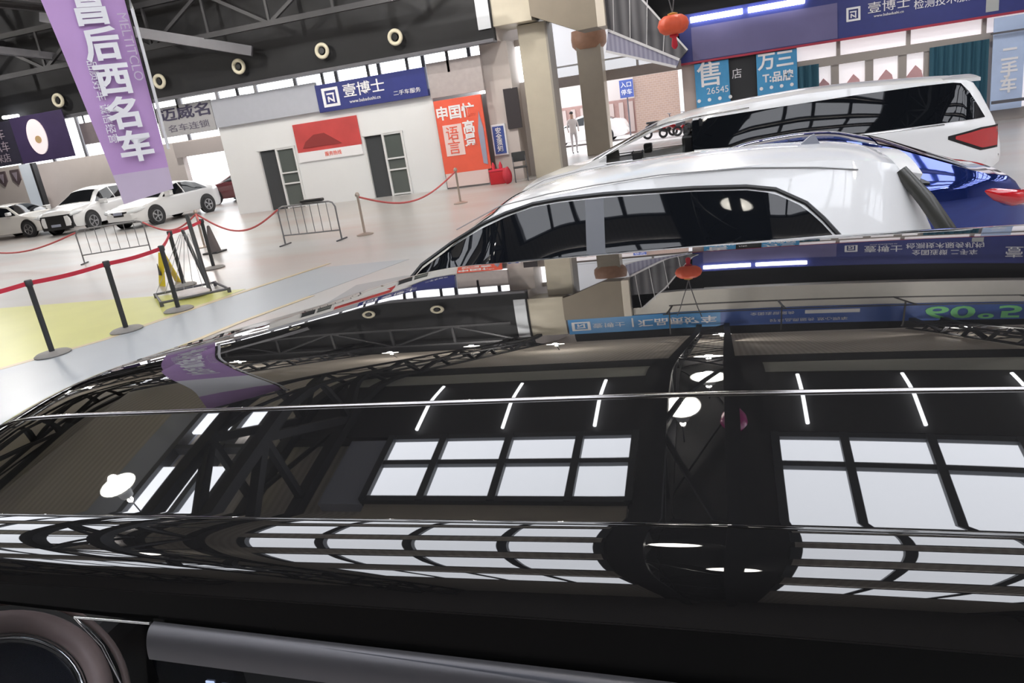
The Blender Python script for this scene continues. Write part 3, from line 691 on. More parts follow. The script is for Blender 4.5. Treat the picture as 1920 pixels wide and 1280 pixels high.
# white compact SUV beside the black car (roof and windows visible)
X0 = -3.35
def P(pts): return [(x-X0, z) for x, z in pts]
def suv_extra(t, q):
    # roof spoiler, shark fin, side edge of the rear window, roof seam
    bm = bmesh.new(); e = q['edge'](4.2)[0]
    grid_mesh(bm, lambda u, v: Vector((4.02+u*.36, v*(.60-.03*u), 1.668-.075*u-.055*(v**2)*(1+.4*u)+.012)), linsp(0,1,6), linsp(-1,1,17))
    r = bmesh.ops.extrude_face_region(bm, geom=bm.faces[:])
    for v in r['geom']:
        if isinstance(v, bmesh.types.BMVert): v.co.z -= .045; v.co.x -= .02
    bmesh.ops.recalc_face_normals(bm, faces=bm.faces[:])
    new('roof_spoiler', bm, M_white, t, 40)
    bm = bmesh.new(); prism(bm, [(3.80,1.685),(3.95,1.68),(3.94,1.70),(3.91,1.76),(3.885,1.75)], -.02, .02)
    new('shark_fin', bm, mat('grey_fin', (.22,.23,.27), .4), t)
    for s in (-1, 1):
        bm = bmesh.new(); tube(bm, [(4.27,s*.585,1.56),(4.38,s*.655,1.40),(4.48,s*.715,1.22),(4.54,s*.755,1.03)], [.035,.045,.045,.04], 8)
        new('rear_glass_edge', bm, mat('olive_black', (.05,.05,.045), .25), t, 60)
SUV = dict(L=4.55, W=1.86, wr=.635, crown=.04, gh=(1,4.4), R=.34, axles=(.85,3.5), nose=.6, h=.10, low=.24,
    top=P([(-3.35,.66),(-3.25,.80),(-2.95,.88),(-2.15,.99),(-1.92,1.23),(-1.62,1.46),(-1.36,1.605),(-.95,1.685),(-.5,1.715),(-.1,1.725),(.3,1.72),(.65,1.695),(.94,1.64),(1.0,1.48),(1.12,1.15),(1.18,.62),(1.2,.55)]),
    belt=P([(-3.35,.6),(-2.3,.93),(-1,1.03),(.3,1.12),(1.2,1.0)]),
    wins=[('front_window', P([(-2.05,1.09),(-.77,1.09)]), P([(-2.05,1.12),(-1.84,1.29),(-1.64,1.40),(-1.44,1.49),(-1.26,1.55),(-1.09,1.588),(-.92,1.60),(-.77,1.60)]), M_blackglass),
          ('door_pillar', P([(-.77,1.09),(-.66,1.09)]), P([(-.77,1.60),(-.66,1.60)]), mat('pillar_grey', (.10,.105,.12), .3)),
          ('rear_window', P([(-.66,1.09),(.66,1.16)]), P([(-.66,1.60),(-.45,1.594),(-.15,1.582),(.13,1.56),(.27,1.53),(.41,1.45),(.49,1.37),(.56,1.28),(.66,1.17)]), M_blackglass)],
    strips=[(P([(-2.0,1.16),(-1.84,1.315),(-1.64,1.425),(-1.44,1.515),(-1.26,1.572),(-1.09,1.608),(-.92,1.62),(-.66,1.622),(-.45,1.614),(-.15,1.602),(.13,1.58),(.28,1.55),(.43,1.465),(.51,1.38),(.58,1.29),(.68,1.17)]), .012, M_trimblack, 'window_seal'),
            (P([(-1.6,1.50),(-1.3,1.615),(-1.0,1.655),(-.7,1.675),(-.33,1.69),(.14,1.675),(.5,1.635),(.7,1.60)]), .004, mat('seam_grey', (.35,.35,.35), .5), 'roof_seam')],
    tops=[('windscreen', 1.28, 1.98, .93, M_blackglass), ('rear_glass', 4.36, 4.48, .9, M_blackglass)], extra=[suv_extra])
make_car('suv_car', 'white SUV parked directly behind the black car, dark side windows', (X0,5.0,0), 0, SUV, M_white)

# blue saloon: roof line, bright window strip, red tail lamp
X1 = -2.35
def Q(pts): return [(x-X1, z) for x, z in pts]
def saloon_extra(t, q):
    for s in (-1, 1):
        bm = bmesh.new(); tube(bm, [(4.50,s*.845,.93),(4.62,s*.825,.88),(4.76,s*.79,.83),(4.88,s*.72,.81),(4.93,s*.5,.81)], [.02,.055,.075,.07,.05], 10)
        new('tail_lamp', bm, M_red, t, 60)
SAL = dict(L=4.95, W=1.84, wr=.56, crown=.05, gh=(1,4.6), R=.33, axles=(.9,3.75), nose=.7, h=.14, low=.2,
    top=Q([(-2.35,.6),(-2.2,.78),(-1.9,.86),(-1.0,.98),(-.1,1.43),(.3,1.515),(.75,1.54),(1.1,1.52),(1.5,1.40),(2.2,1.09),(2.4,1.05),(2.52,1.02),(2.57,.8),(2.6,.5)]),
    belt=Q([(-2.35,.6),(-1,.93),(1,.98),(2.2,1.0),(2.6,.9)]),
    wins=[('front_window', Q([(-.75,1.0),(.55,1.0)]), Q([(-.75,1.03),(-.1,1.30),(.55,1.40)]), M_blackglass), ('rear_window', Q([(.6,1.0),(1.75,1.03)]), Q([(.6,1.40),(.9,1.39),(1.3,1.30),(1.75,1.05)]), M_blackglass)],
    strips=[(Q([(-.8,1.04),(-.1,1.335),(.4,1.415),(.8,1.425),(1.05,1.41)]), .015, mat('bright_trim', (.55,.53,.50), .2, metal=1), 'window_trim')],
    tops=[('windscreen', 1.55, 2.3, .93, M_blackglass), ('rear_glass', 3.75, 4.45, .9, mat('rose_glass', (.05,.03,.035), .05))], extra=[saloon_extra])
make_car('saloon_car', 'dark blue saloon with red tail lamp behind the white SUV', (X1,8.15,0), 0, SAL, M_blue)

# white van
M_vanwhite = mat('van_white', (.84,.84,.84), .25, coat=.6)
X2 = -3.6
def V_(pts): return [(x-X2, z) for x, z in pts]
def van_extra(t, q):
    bm = bmesh.new()
    for s in (-1, 1):
        lamp_patch('tail_lamp', t, q, 7.05, 7.68, .62, .90, M_red, .75, s, .015)
        lamp_patch('tail_lamp_surround', t, q, 6.95, 7.69, .585, .925, M_trimblack, .75, s, .006)
    bm = bmesh.new()
    grid_mesh(bm, lambda u, v: Vector((6.95+.5*u, v*.66, 1.72-.03*u-.05*v*v)), linsp(0,1,5), linsp(-1,1,11))
    r = bmesh.ops.extrude_face_region(bm, geom=bm.faces[:])
    for v in r['geom']:
        if isinstance(v, bmesh.types.BMVert): v.co.z -= .05
    bmesh.ops.recalc_face_normals(bm, faces=bm.faces[:]); new('roof_spoiler', bm, M_white, t, 40)
    new('dashboard', B(((1.55,-.8,.5),(2.1,.8,1.02)), bev=.05), M_trimblack, t)
    for y in (-.45,.45): new('front_seat', B(((3.0,y-.25,.5),(3.2,y+.25,1.35)), ((3.02,y-.13,1.35),(3.14,y+.13,1.5)), bev=.04), M_trimblack, t)
    new('bulkhead', B(((3.3,-.8,.4),(3.34,.8,1.6))), M_trimblack, t)
    for s in (-1, 1): new('door_mirror', B(((2.2,s*.92,1.02),(2.36,s*1.12,1.2)), bev=.03), M_trimblack, t)
VAN = dict(open=(1.75,3.26,1.5,2.6), L=7.75-.0, W=1.98, wr=.70, crown=.075, gh=(1.6,7.4), R=.35, axles=(1.2,5.9), nose=.6, h=.14, low=.22,
    top=V_([(-3.6,.6),(-3.45,.85),(-2.9,1.0),(-2.35,1.08),(-.95,1.64),(-.3,1.75),(.5,1.80),(1.3,1.83),(2.1,1.815),(2.9,1.765),(3.6,1.71),(3.8,1.66),(3.95,1.25),(4.1,.95),(4.14,.5),(4.15,.45)]),
    belt=V_([(-3.6,.7),(-2.3,1.02),(-.5,1.08),(.5,1.0),(2,1.03),(3.3,1.05),(3.9,.95),(4.15,.9)]),
    wins=[('front_window', V_([(-2.0,1.10),(-.42,1.12)]), V_([(-2.0,1.12),(-1.25,1.46),(-.8,1.55),(-.42,1.58)]), glass_mat('clear_car_glass', (.8,.8,.8), 1.2)),
          ('middle_window', V_([(-.42,1.12),(1.27,1.04)]), V_([(-.42,1.58),(.4,1.60),(1.27,1.615)]), M_blackglass),
          ('rear_window', V_([(1.27,1.04),(3.88,1.06)]), V_([(1.27,1.615),(2.12,1.63),(3.0,1.63),(3.55,1.615),(3.65,1.50),(3.88,1.07)]), M_blackglass)],
    strips=[(V_([(-2.0,1.16),(-1.25,1.50),(-.8,1.60),(-.1,1.64),(.5,1.66)]), .012, M_chrome, 'window_trim'), (V_([(-1.9,1.07),(-.4,1.085),(.6,1.02),(2,1.02),(3.3,1.03)]), .012, M_chrome, 'belt_trim')],
    tops=[('windscreen', 1.45, 2.6, .93, glass_mat('windscreen_glass', (.8,.8,.8), 1.2)), ('rear_glass', 7.42, 7.6, .9, M_blackglass)], extra=[van_extra])
make_car('van_car', 'long white people carrier with dark rear windows before the storefront', (X2,13.95,0), 0, VAN, M_vanwhite)

# cars at the back left, noses towards the aisle
def front_extra(t, q, grille_mat, bumper=None, g=(.40,.62,.62)):
    W = q['W']
    z0, z1, gw = g
    bm = bmesh.new(); grid_mesh(bm, lambda u, v: Vector((-.015-.0+.07*abs(v)**3, v*gw*W/2, z0+(z1-z0)*u)), linsp(0,1,4), linsp(-1,1,13))
    r = bmesh.ops.extrude_face_region(bm, geom=bm.faces[:])
    for v in r['geom']:
        if isinstance(v, bmesh.types.BMVert): v.co.x += .14
    bmesh.ops.recalc_face_normals(bm, faces=bm.faces[:]); new('grille', bm, grille_mat, t, 40)
    for s in (-1, 1):
        bm = bmesh.new(); tube(bm, [(.03,s*gw*W/2,z1-.04),(.10,s*W*.40,z1+.0),(.32,s*W*.455,z1+.04),(.52,s*W*.475,z1+.05)], [.05,.075,.07,.02], 10); new('headlamp', bm, M_lens, t, 60)
    new('number_plate', B(((-.03,-.22,z0+.06),(-.012,.22,z0+.16)), bev=.004), mat('plate_blank', (.3,.32,.4), .4), t)
    bm = bmesh.new(); box(bm, (-.02,-W*.36,.24), (.12,W*.36,.33), .02); new('lower_intake', bm, M_trimblack, t)
    for s in (-1, 1): new('door_mirror', B(((1.55,s*W*.49,.98),(1.72,s*W*.60,1.12)), bev=.03), M_white, t)
SED = dict(L=4.6, W=1.8, wr=.56, crown=.05, gh=(1,4.2), R=.33, axles=(.9,3.55), nose=.65, h=.12, low=.2,
    top=[(0,.55),(.08,.70),(.4,.80),(1.25,.96),(2.05,1.38),(2.5,1.45),(3.0,1.44),(3.4,1.36),(4.0,1.08),(4.4,1.03),(4.55,.9),(4.6,.5)],
    belt=[(0,.55),(1,.88),(3.5,.96),(4.6,.9)],
    wins=[('front_window', [(1.45,.95),(2.5,.96)], [(1.45,.97),(2.05,1.27),(2.5,1.36)], M_blackglass), ('rear_window', [(2.56,.96),(3.75,.99)], [(2.56,1.365),(3.0,1.35),(3.4,1.25),(3.75,1.0)], M_blackglass)],
    tops=[('windscreen', 1.32, 2.05, .93, M_blackglass), ('rear_glass', 3.45, 3.98, .9, M_blackglass)], extra=[lambda t, q: front_extra(t, q, M_trimblack, None, (.5,.66,.5))])
make_car('saloon_car', 'white saloon facing the aisle, left of the office', (-21.35,22.75,0), PI/2-.12, SED, M_white)
SU2 = dict(L=4.6, W=1.88, wr=.62, crown=.05, gh=(1,4.4), R=.36, axles=(.9,3.55), nose=.6, h=.12, low=.24,
    top=[(0,.7),(.08,.92),(.4,1.0),(1.15,1.10),(1.9,1.58),(2.4,1.68),(3.2,1.68),(4.0,1.6),(4.35,1.2),(4.55,.95),(4.6,.5)],
    belt=[(0,.65),(1,1.0),(3.5,1.08),(4.6,.95)],
    wins=[('front_window', [(1.4,1.08),(2.5,1.1)], [(1.4,1.1),(1.95,1.45),(2.5,1.56)], M_blackglass), ('rear_window', [(2.56,1.1),(4.0,1.14)], [(2.56,1.56),(3.2,1.55),(3.8,1.42),(4.0,1.16)], M_blackglass)],
    tops=[('windscreen', 1.22, 1.9, .93, M_blackglass), ('rear_glass', 4.1, 4.4, .9, M_blackglass)], extra=[lambda t, q: front_extra(t, q, M_trimblack, None, (.30,.80,.80))])
make_car('suv_car', 'white SUV with black grille left of the white saloon', (-25.2,23.6,0), PI/2+.06, SU2, M_white)
make_car('saloon_car', 'cream car at the far left edge below the navy sign', (-26.95,25.6,0), PI, SED, M_cream)
make_car('saloon_car', 'dark red car outside the bright back doorway', (-23.2,30.6,0), 0, dict(SED, extra=[]), mat('maroon_paint', (.12,.03,.035), .15, coat=1))
make_car('saloon_car', 'pale car in the yard seen between the two columns', (-9.0,39.5,0), 0, dict(SED, extra=[]), M_white)

# ------------------------------------------------------------------ the black car in front
YC = 1.50            # its centre line
SYP = [(.5,.8),(.62,.5),(.68,.17),(.93,.16),(1.0,.14),(1.07,.04),(1.14,-.03),(1.3,-.05),(1.5,-.062),(1.9,-.07),(2.1,-.1),(2.2,-.18),(2.3,-.5),(2.36,-1.5)]
NY = 1600; ya = linsp(.68, 2.36, NY); za = [1.722]
for i in range(1, NY): za.append(za[-1]+(interp(ya[i], SYP)+interp(ya[i-1], SYP))/2*(ya[i]-ya[i-1]))
def cs(y):
    k = (y-.68)/(2.36-.68)*(NY-1); i = max(0, min(NY-2, int(k))); return za[i]+(za[i+1]-za[i])*(k-i)
def fall(x, y=.6):
    x0 = -1.05+.33*max(0, min(.9, y-.9)); u = x0-x; a = .9
    d = 0 if u <= 0 else (.30*u*u/(2*a) if u < a else .30*(u-a/2))
    d += .50*max(0, -1.2-x)**1.4
    v = x+.1
    if v > 0: d += .02*v*v+.01*v
    if x > 1.2: d += .25*(x-1.2)**2
    return d
def taper(x, y):      # the far front corner of the roof is rounded in plan
    t = max(0, -.8-x); t = t*t/.4 if t < .2 else t-.1
    return min(t, 1.0)*max(0, min(1, (y-1.15)/.7))
# near roof edge rolls down to the door frame; slopes from the roof outwards
EDGE = [(.68,.20),(.675,.26),(.66,.38),(.644,.58),(.630,.81),(.613,1.7),(.607,2.6)]
def edge_h(y):
    h = 0; yy = .68; n = 24
    if y >= .68: return 0
    for i in range(n):
        a = .68-(.68-y)*(i+.5)/n
        h += interp(-a, [(-p, q) for p, q in EDGE])*(.68-y)/n
    return h
def roof_z(x, y):
    if y >= .68: return max(1.05, cs(y+taper(x, y))-fall(x, y))
    return cs(.68)-fall(x)-edge_h(y)*(1+.30*(x+.8))
car = thing('suv_car', 'glossy black SUV filling the foreground, roof mirroring the hall', 'car', (0,YC,0))
def loc(p): return Vector((p[0], p[1]-YC, p[2]))
ysr = [.607,.609,.611,.613,.616,.62,.625,.63,.635,.64,.645,.65,.655,.66,.665,.67,.674,.677,.68] + linsp(.69,.92,24) + linsp(.93,2.2,90) + linsp(2.205,2.36,24)
bm = bmesh.new(); xr = linsp(-1.03,1.9,110)
grid_mesh(bm, lambda u, v: loc((u, v, roof_z(u, v))), xr, ysr)
bmesh.ops.recalc_face_normals(bm, faces=bm.faces[:])
new('roof', bm, M_black, car, 70)
bm = bmesh.new()
grid_mesh(bm, lambda u, v: loc((u, v, roof_z(u, v))), linsp(-2.75,-1.03,70), ysr)
bmesh.ops.recalc_face_normals(bm, faces=bm.faces[:])
new('windscreen', bm, glass_mat('windscreen_clear', (.42,.42,.42), 1.75), car, 70)
# long bead between the roof flank and the roof panel
bm = bmesh.new(); tube(bm, [loc((x, .93, roof_z(x, .93)-.001)) for x in linsp(-2.0,1.85,90)], .0045, 12)
new('roof_bead', bm, mat('bead_metal', (.30,.29,.29), .12, metal=1), car, 60)
bm = bmesh.new(); tube(bm, [loc((x, .6805, roof_z(x, .6805)-.0012)) for x in linsp(-2.0,1.85,90)], .0028, 10)
new('drip_rail', bm, M_black, car, 60)
# body below the roof: sides, bonnet, tail
def wt(x): return 1.636-.055*(x+.8)-fall(x)*1.0     # top line of the near door glass
bm = bmesh.new(); xs = linsp(-3.75,1.95,60)
def side_sec(x):
    zt = min(wt(x), 1.64)
    hood = max(0, min(1, (-2.6-x)/.5))
    zb = 1.06-.10*hood
    return zb
for s in (1, -1):
    def fn(u, v, s=s):
        prof = [(0,.30),(.04,.34),(.02,.55),(.0,.80),(.03,.98),(.06,1.06)]
        k = v*(len(prof)-1); i = min(int(k), len(prof)-2); f = k-i
        y = prof[i][0]+(prof[i+1][0]-prof[i][0])*f; z = prof[i][1]+(prof[i+1][1]-prof[i][1])*f
        e = max(0, (-3.1-u)/.65); y += .25*e*e; z = min(z, 1.06-.12*e)
        yw = .40+y
        return loc((u, yw if s == 1 else 2*YC-yw, z))
    grid_mesh(bm, fn, xs, linsp(0,1,21))
bmesh.ops.recalc_face_normals(bm, faces=bm.faces[:])
new('door_side', bm, M_black, car, 50)
bm = bmesh.new()
grid_mesh(bm, lambda u, v: loc((u, .46+.04*max(0,-3.1-u)+v*(2.08-.08*max(0,-3.1-u)), 1.06-.12*max(0,(-3.1-u)/.65)**2+.05*math.sin(v*PI)+max(0,(u+3.0))*.18)), linsp(-3.75,-2.55,14), linsp(0,1,15))
bmesh.ops.recalc_face_normals(bm, faces=bm.faces[:]); new('bonnet', bm, M_black, car, 50)
bm = bmesh.new(); prism(bm, [(-.0,.32),(.0,1.0),(.15,.95),(.15,.32)], -.85, .85); new('grille', bm, M_trimblack, car, None, (-3.76,0,0))
bm = bmesh.new(); box(bm, (1.88,-1.08,.3), (2.0,1.08,1.06), .04); box(bm, (1.86,-.86,1.0), (1.96,.84,1.58), .04); new('tailgate', bm, M_black, car)
bm = bmesh.new(); box(bm, (-3.5,-1.02,.28), (1.9,1.02,.36)); new('floor_pan', bm, M_rubber, car)
for x in (-2.75,1.0):
    for y in (-.98,.98):
        wh = new('wheel', lathe(bmesh.new(), [(.22,-.12),(.34,-.12),(.37,-.08),(.37,.08),(.34,.12),(.22,.12)], (x,y,.37), 28, 'Y'), M_rubber, car, 40)
        new('rim', lathe(bmesh.new(), [(.001,-.1),(.22,-.11),(.22,.11),(.001,.1)], (x,y,.37), 20, 'Y'), M_alu, wh, 40)
# near side: door frame, windows, pillars
def gy(z): return .600-(1.64-z)*.28     # near glass plane: leans out towards the sill
def gz(x, k): return 1.06+(wt(x)-.004-1.06)*k
M_sideglass = glass_mat('side_glass', (.75,.77,.8), 1.22)
for nm, x0, x1 in (('quarter_glass',-1.5,-.70), ('front_window',-.685,.42), ('rear_window',.52,1.75)):
    bm = bmesh.new(); grid_mesh(bm, lambda u, v: loc((u, gy(gz(u, v)), gz(u, v))), linsp(x0,x1,16), linsp(0,1,8))
    new(nm, bm, M_sideglass, car, 60)
bm = bmesh.new()     # gloss black frame between the roof edge and the glass, and the pillars
grid_mesh(bm, lambda u, v: loc((u, .6075-.004*v, roof_z(u, .607)+.002-(roof_z(u, .607)-wt(u)+.008)*v)), linsp(-1.9,1.85,70), linsp(0,1,5))
for x0, x1 in ((-1.9,-1.5),(.42,.52),(1.75,1.88)): grid_mesh(bm, lambda u, v: loc((u, gy(gz(u, v))-.002, gz(u, v))), linsp(x0,x1,4), linsp(0,1,8))
new('door_frame', bm, mat('frame_black', (.003,.003,.003), .2, spec=.06), car, 60)
bm = bmesh.new()
for x0, x1 in ((-1.9,1.88),): grid_mesh(bm, lambda u, v: loc((u, 2*YC-gy(gz(u, v)), gz(u, v))), linsp(x0,x1,20), linsp(0,1,8))
new('far_windows', bm, M_sideglass, car, 60)
# cabin
M_cabin = mat('cabin_black', (.02,.02,.021), .6, noise=.2, nscale=20)
bm = bmesh.new(); box(bm, (-2.0,-.95,.36), (1.8,.95,.42)); box(bm, (-2.3,-.9,.5), (-1.62,.9,1.0), .05); new('dashboard', bm, M_cabin, car)
for y in (-.5,.5):
    bm = bmesh.new(); box(bm, (-.35,y-.26,.42), (.22,y+.26,.72), .05); box(bm, (.12,y-.25,.66), (.32,y+.25,1.25), .06); new('seat', bm, M_cabin, car)
# steering wheel seen through the quarter glass
WC = Vector((-1.45,-.65,1.15)); WN = Vector((.70,-.25,.669)).normalized()
wq = WN.to_track_quat('Z', 'Y').to_matrix()
sw = new('steering_wheel', torus(bmesh.new(), (0,0,0), .19, .024, WN, 64, 14), mat('brown_leather', (.42,.31,.29), .38, noise=.15, nscale=30), car, 70, WC)
bm = bmesh.new(); torus(bm, (0,0,0), .158, .006, WN, 48, 8); new('rim_trim', bm, M_chrome, sw, 70)
bm = bmesh.new(); torus(bm, -WN*.03, .245, .008, WN, 64, 8); new('cluster_ring', bm, mat('ring_brown', (.3,.22,.2), .3), sw, 70)
bm = bmesh.new()
for k in range(24): pass
lathe(bm, [(.001,.0),(.15,-.01),(.155,-.03),(.001,-.04)], n=40)
bmesh.ops.transform(bm, matrix=wq.to_4x4(), verts=bm.verts[:]); new('airbag_cover', bm, mat('blue_black_gloss', (.006,.008,.018), .06), sw, 50)
# rain visor strip, thin chrome lines, screen
bm = bmesh.new(); grid_mesh(bm, lambda u, v: loc((u, .598-.020*math.sin(v*PI*.5), wt(u)-.003-.036*(1-math.cos(v*PI*.5)))), linsp(-.688,1.7,60), linsp(0,1,12))
r = bmesh.ops.extrude_face_region(bm, geom=bm.faces[:])
for v in r['geom']:
    if isinstance(v, bmesh.types.BMVert): v.co.y += .003
bmesh.ops.recalc_face_normals(bm, faces=bm.faces[:])
new('rain_visor', bm, mat('smoke_grey_visor', (.075,.073,.08), .36, metal=.5), car, 60)
bm = bmesh.new(); tube(bm, [loc((-.765,.594,1.535)), loc((-.775,.595,1.59)), loc((-.803,.596,1.630))] , .002, 8)
tube(bm, [loc((-.803,.596,1.630)), loc((-.75,.597,1.6285)), loc((-.69,.597,1.627))], .002, 8)
new('quarter_glass_trim', bm, M_chrome, car, 60)
sc = new('screen', B(((-1.52,-.22,.66),(-1.26,-.19,.915)), bev=.008), mat('screen_black', (.01,.012,.02), .1), car)
new('screen_icon', B(((-1.36,-.224,.85),(-1.335,-.221,.858)), ((-1.315,-.224,.845),(-1.30,-.221,.852))), mat('icon_glow', (.6,.7,1), .4, emit=.8), sc)
new('console', B(((-1.7,-.3,.4),(-1.1,.05,.66)), bev=.03), M_cabin, car)

# ------------------------------------------------------------------ stanchions, ropes, barriers
def stanchion(x, y, label, nxt=None, group='black belt posts along the yellow floor'):
    t = thing('belt_stanchion', label, 'stanchion', (x,y,.004), 0, group)
    new('base', lathe(bmesh.new(), [(.001,0),(.215,0),(.22,.015),(.19,.035),(.05,.05),(.001,.05)], n=32), M_postbase, t, 40)
    new('pole', lathe(bmesh.new(), [(.001,.04),(.034,.04),(.034,.93),(.001,.93)], n=20), M_post, t, 40)
    new('post_head', lathe(bmesh.new(), [(.001,.92),(.044,.92),(.046,.99),(.038,1.0),(.001,1.0)], n=20), M_post, t, 40)
    if nxt:
        bm = bmesh.new(); d = Vector((nxt[0]-x, nxt[1]-y, 0)); n = d.normalized().cross(Vector((0,0,1)))*.004
        g = []
        for i in range(13):
            f = .045/d.length+(1-.09/d.length)*i/12; p = d*f; sag = -.02*math.sin(PI*f)
            g.append([bm.verts.new(p+n*a+Vector((0,0,z+sag))) for a, z in ((-1,.93),(1,.93),(1,.985),(-1,.985))])
        for a, b in zip(g, g[1:]):
            for k in range(4): bm.faces.new((a[k], a[(k+1) % 4], b[(k+1) % 4], b[k]))
        bm.faces.new(g[0][::-1]); bm.faces.new(g[-1])
        new('belt', bm, M_redrope, t)
    return t
stanchion(-8.43, 7.22, 'nearest black belt post with round grey base on the yellow floor', (-8.10,8.17))
stanchion(-8.10, 8.17, 'second black belt post, its base at the edge of the walkway', (-8.01,9.16))
stanchion(-8.01, 9.16, 'third black belt post in front of the wire stand', (-9.40,11.05))
stanchion(-9.40, 11.05, 'fourth black belt post with red clip beside the yellow floor sign', (-9.9,12.6))
stanchion(-8.80, 6.25, 'black belt post outside the left edge holding the red belt', (-8.43,7.22))
# wire stand with leaning posts
t = thing('folding_stand', 'collapsed wire stand with two leaning dark poles on the walkway edge', 'stand', (-8.35,10.25,.004))
bm = bmesh.new(); bar(bm, (.1,.0,.03), (-.45,.62,1.25), .035); bar(bm, (.03,.1,.03), (-.62,.62,1.0), .03)
new('leaning_pole', bm, M_post, t)
bm = bmesh.new()
c = [(.55,-.1),(-.25,-.75),(-.95,-.05),(-.2,.55)]
for a, b in zip(c, c[1:]+c[:1]): bar(bm, (*a,.06), (*b,.06), .02)
for a in c: bar(bm, (*a,0), (*a,.08), .03)
new('base_frame', bm, M_steel2, t)
bm = bmesh.new()
for k in range(7):
    a = -.9+k*.16; bar(bm, (a,-.1+k*.04,.07), (-.6+k*.03,.5,.95), .005, 6)
new('wire', bm, mat('wire_grey', (.35,.35,.35), .4), t)
bm = bmesh.new(); bmesh.ops.create_icosphere(bm, subdivisions=3, radius=.25)
for v in bm.verts: v.co = Vector((v.co.x*1.3, v.co.y*1.1, max(-.02, v.co.z*.28))) + Vector((-.15,-.15,.05))
new('folded_sheet', bm, mat('pale_plastic', (.6,.55,.54), .4, noise=.2, nscale=9), t, 60)
t = thing('floor_sign', 'yellow wet floor sign standing behind the third black post', 'floor sign', (-9.95,11.35,.004), -.5)
for s in (-1, 1):
    bm = bmesh.new(); vs = [(-.14,s*.16,0),(.14,s*.16,0),(.10,s*.02,.6),(-.10,s*.02,.6)]
    a = [bm.verts.new(p) for p in vs]; b = [bm.verts.new((p[0],p[1]-s*.015,p[2])) for p in vs]
    bm.faces.new(a); bm.faces.new(b[::-1])
    for i in range(4): bm.faces.new((a[i], b[i], b[(i+1) % 4], a[(i+1) % 4]))
    bmesh.ops.recalc_face_normals(bm, faces=bm.faces[:]); new('sign_leaf', bm, mat('sign_yellow', (.75,.58,.02), .4), t)
new('warning_print', prism(bmesh.new(), [(-.06,.2),(.06,.2),(0,.42)], -.135, -.125), M_post, t)
# crowd barriers
def barrier(x0, y0, x1, y1, h, label):
    L = math.hypot(x1-x0, y1-y0); t = thing('crowd_barrier', label, 'barrier', (x0,y0,0), math.atan2(y1-y0, x1-x0), 'steel crowd barriers in the hall')
    bm = bmesh.new(); tube(bm, [(0,0,.02),(0,0,h-.12),(.05,0,h-.03),(.14,0,h),(L-.14,0,h),(L-.05,0,h-.03),(L,0,h-.12),(L,0,.02)], .019, 8)
    bar(bm, (0,0,.22), (L,0,.22), .016); new('barrier_frame', bm, mat('barrier_steel', (.24,.24,.25), .4, metal=.4), t, 60)
    for k in range(1, 7): new('upright_bar', bar(bmesh.new(), (L*k/7,0,.22), (L*k/7,0,h), .009, 6), mat('barrier_steel'), t)
    for x in (0, L):
        bm = bmesh.new(); bar(bm, (x,-.22,.015), (x,.22,.015), .016); new('foot', bm, M_steel2, t)
    return t
barrier(-9.55,14.75,-8.08,14.68,.86,'steel crowd barrier before the right office door')
barrier(-15.73,15.2,-14.2,15.85,.86,'steel crowd barrier in front of the white SUV')
tag(new('bag', B(((-.28,-.07,0),(.28,.07,.07)), bev=.03), M_trimblack, None, None, (-8.62,14.7,.885)), 'dark bundle lying on top of the crowd barrier', 'bundle')
# rope posts and sagging ropes
M_gold = mat('gold_post', (.5,.42,.36), .3, metal=.6)
def rope_post(x, y, label):
    t = thing('rope_stanchion', label, 'stanchion', (x,y,0), 0, 'metal rope posts')
    new('base', lathe(bmesh.new(), [(.001,0),(.19,0),(.19,.02),(.05,.05),(.001,.05)], n=28), M_gold, t, 40)
    new('pole', lathe(bmesh.new(), [(.001,.04),(.027,.04),(.027,.86),(.001,.86)], n=16), M_gold, t, 40)
    new('post_head', lathe(bmesh.new(), [(.001,.85),(.05,.86),(.05,.9),(.03,.94),(.001,.95)], n=16), M_gold, t, 40)
rope_post(-7.70,15.07,'metal rope post right of the crowd barrier'); rope_post(-6.76,19.07,'metal rope post in front of the orange red poster'); rope_post(-12.6,15.9,'metal rope post left of the traffic cone')
M_rope = mat('faded_red_rope', (.55,.12,.12), .8)
def rope(p, q, sag, label):
    p, q = Vector(p), Vector(q)
    tag(new('rope', tube(bmesh.new(), [p.lerp(q, i/20)+Vector((0,0,-sag*math.sin(PI*i/20))) for i in range(21)], .022, 8), M_rope, None, 60), label, 'rope')
rope((-7.70,15.1,.84), (-6.76,19.0,.84), .42, 'red rope sagging between the two right metal posts')
rope((-12.6,15.9,.84), (-9.57,14.78,.80), .45, 'faded red rope sagging from the barrier to the left metal post')
rope((-14.2,15.85,.8), (-12.6,15.9,.84), .3, 'faded red rope from the left barrier to the left metal post')
rope((-22.5,17.2,.75), (-15.73,15.2,.8), .4, 'faded red rope sagging into the left edge')
rope((-9.9,12.6,.95), (-12.6,15.9,.84), .15, 'red rope running back from the black posts')
stanchion(-9.9, 12.6, 'fifth black belt post standing behind the yellow floor sign')
t = thing('traffic_cone', 'dark traffic cone behind the leaning poles', 'cone', (-11.45,14.75,0))
new('cone_body', lathe(bmesh.new(), [(.15,.03),(.035,.62),(.02,.64),(.001,.64)], n=24), mat('faded_cone', (.12,.10,.10), .6, noise=.2), t, 40); new('cone_base', B(((-.2,-.2,0),(.2,.2,.035)), bev=.01), M_post, t)

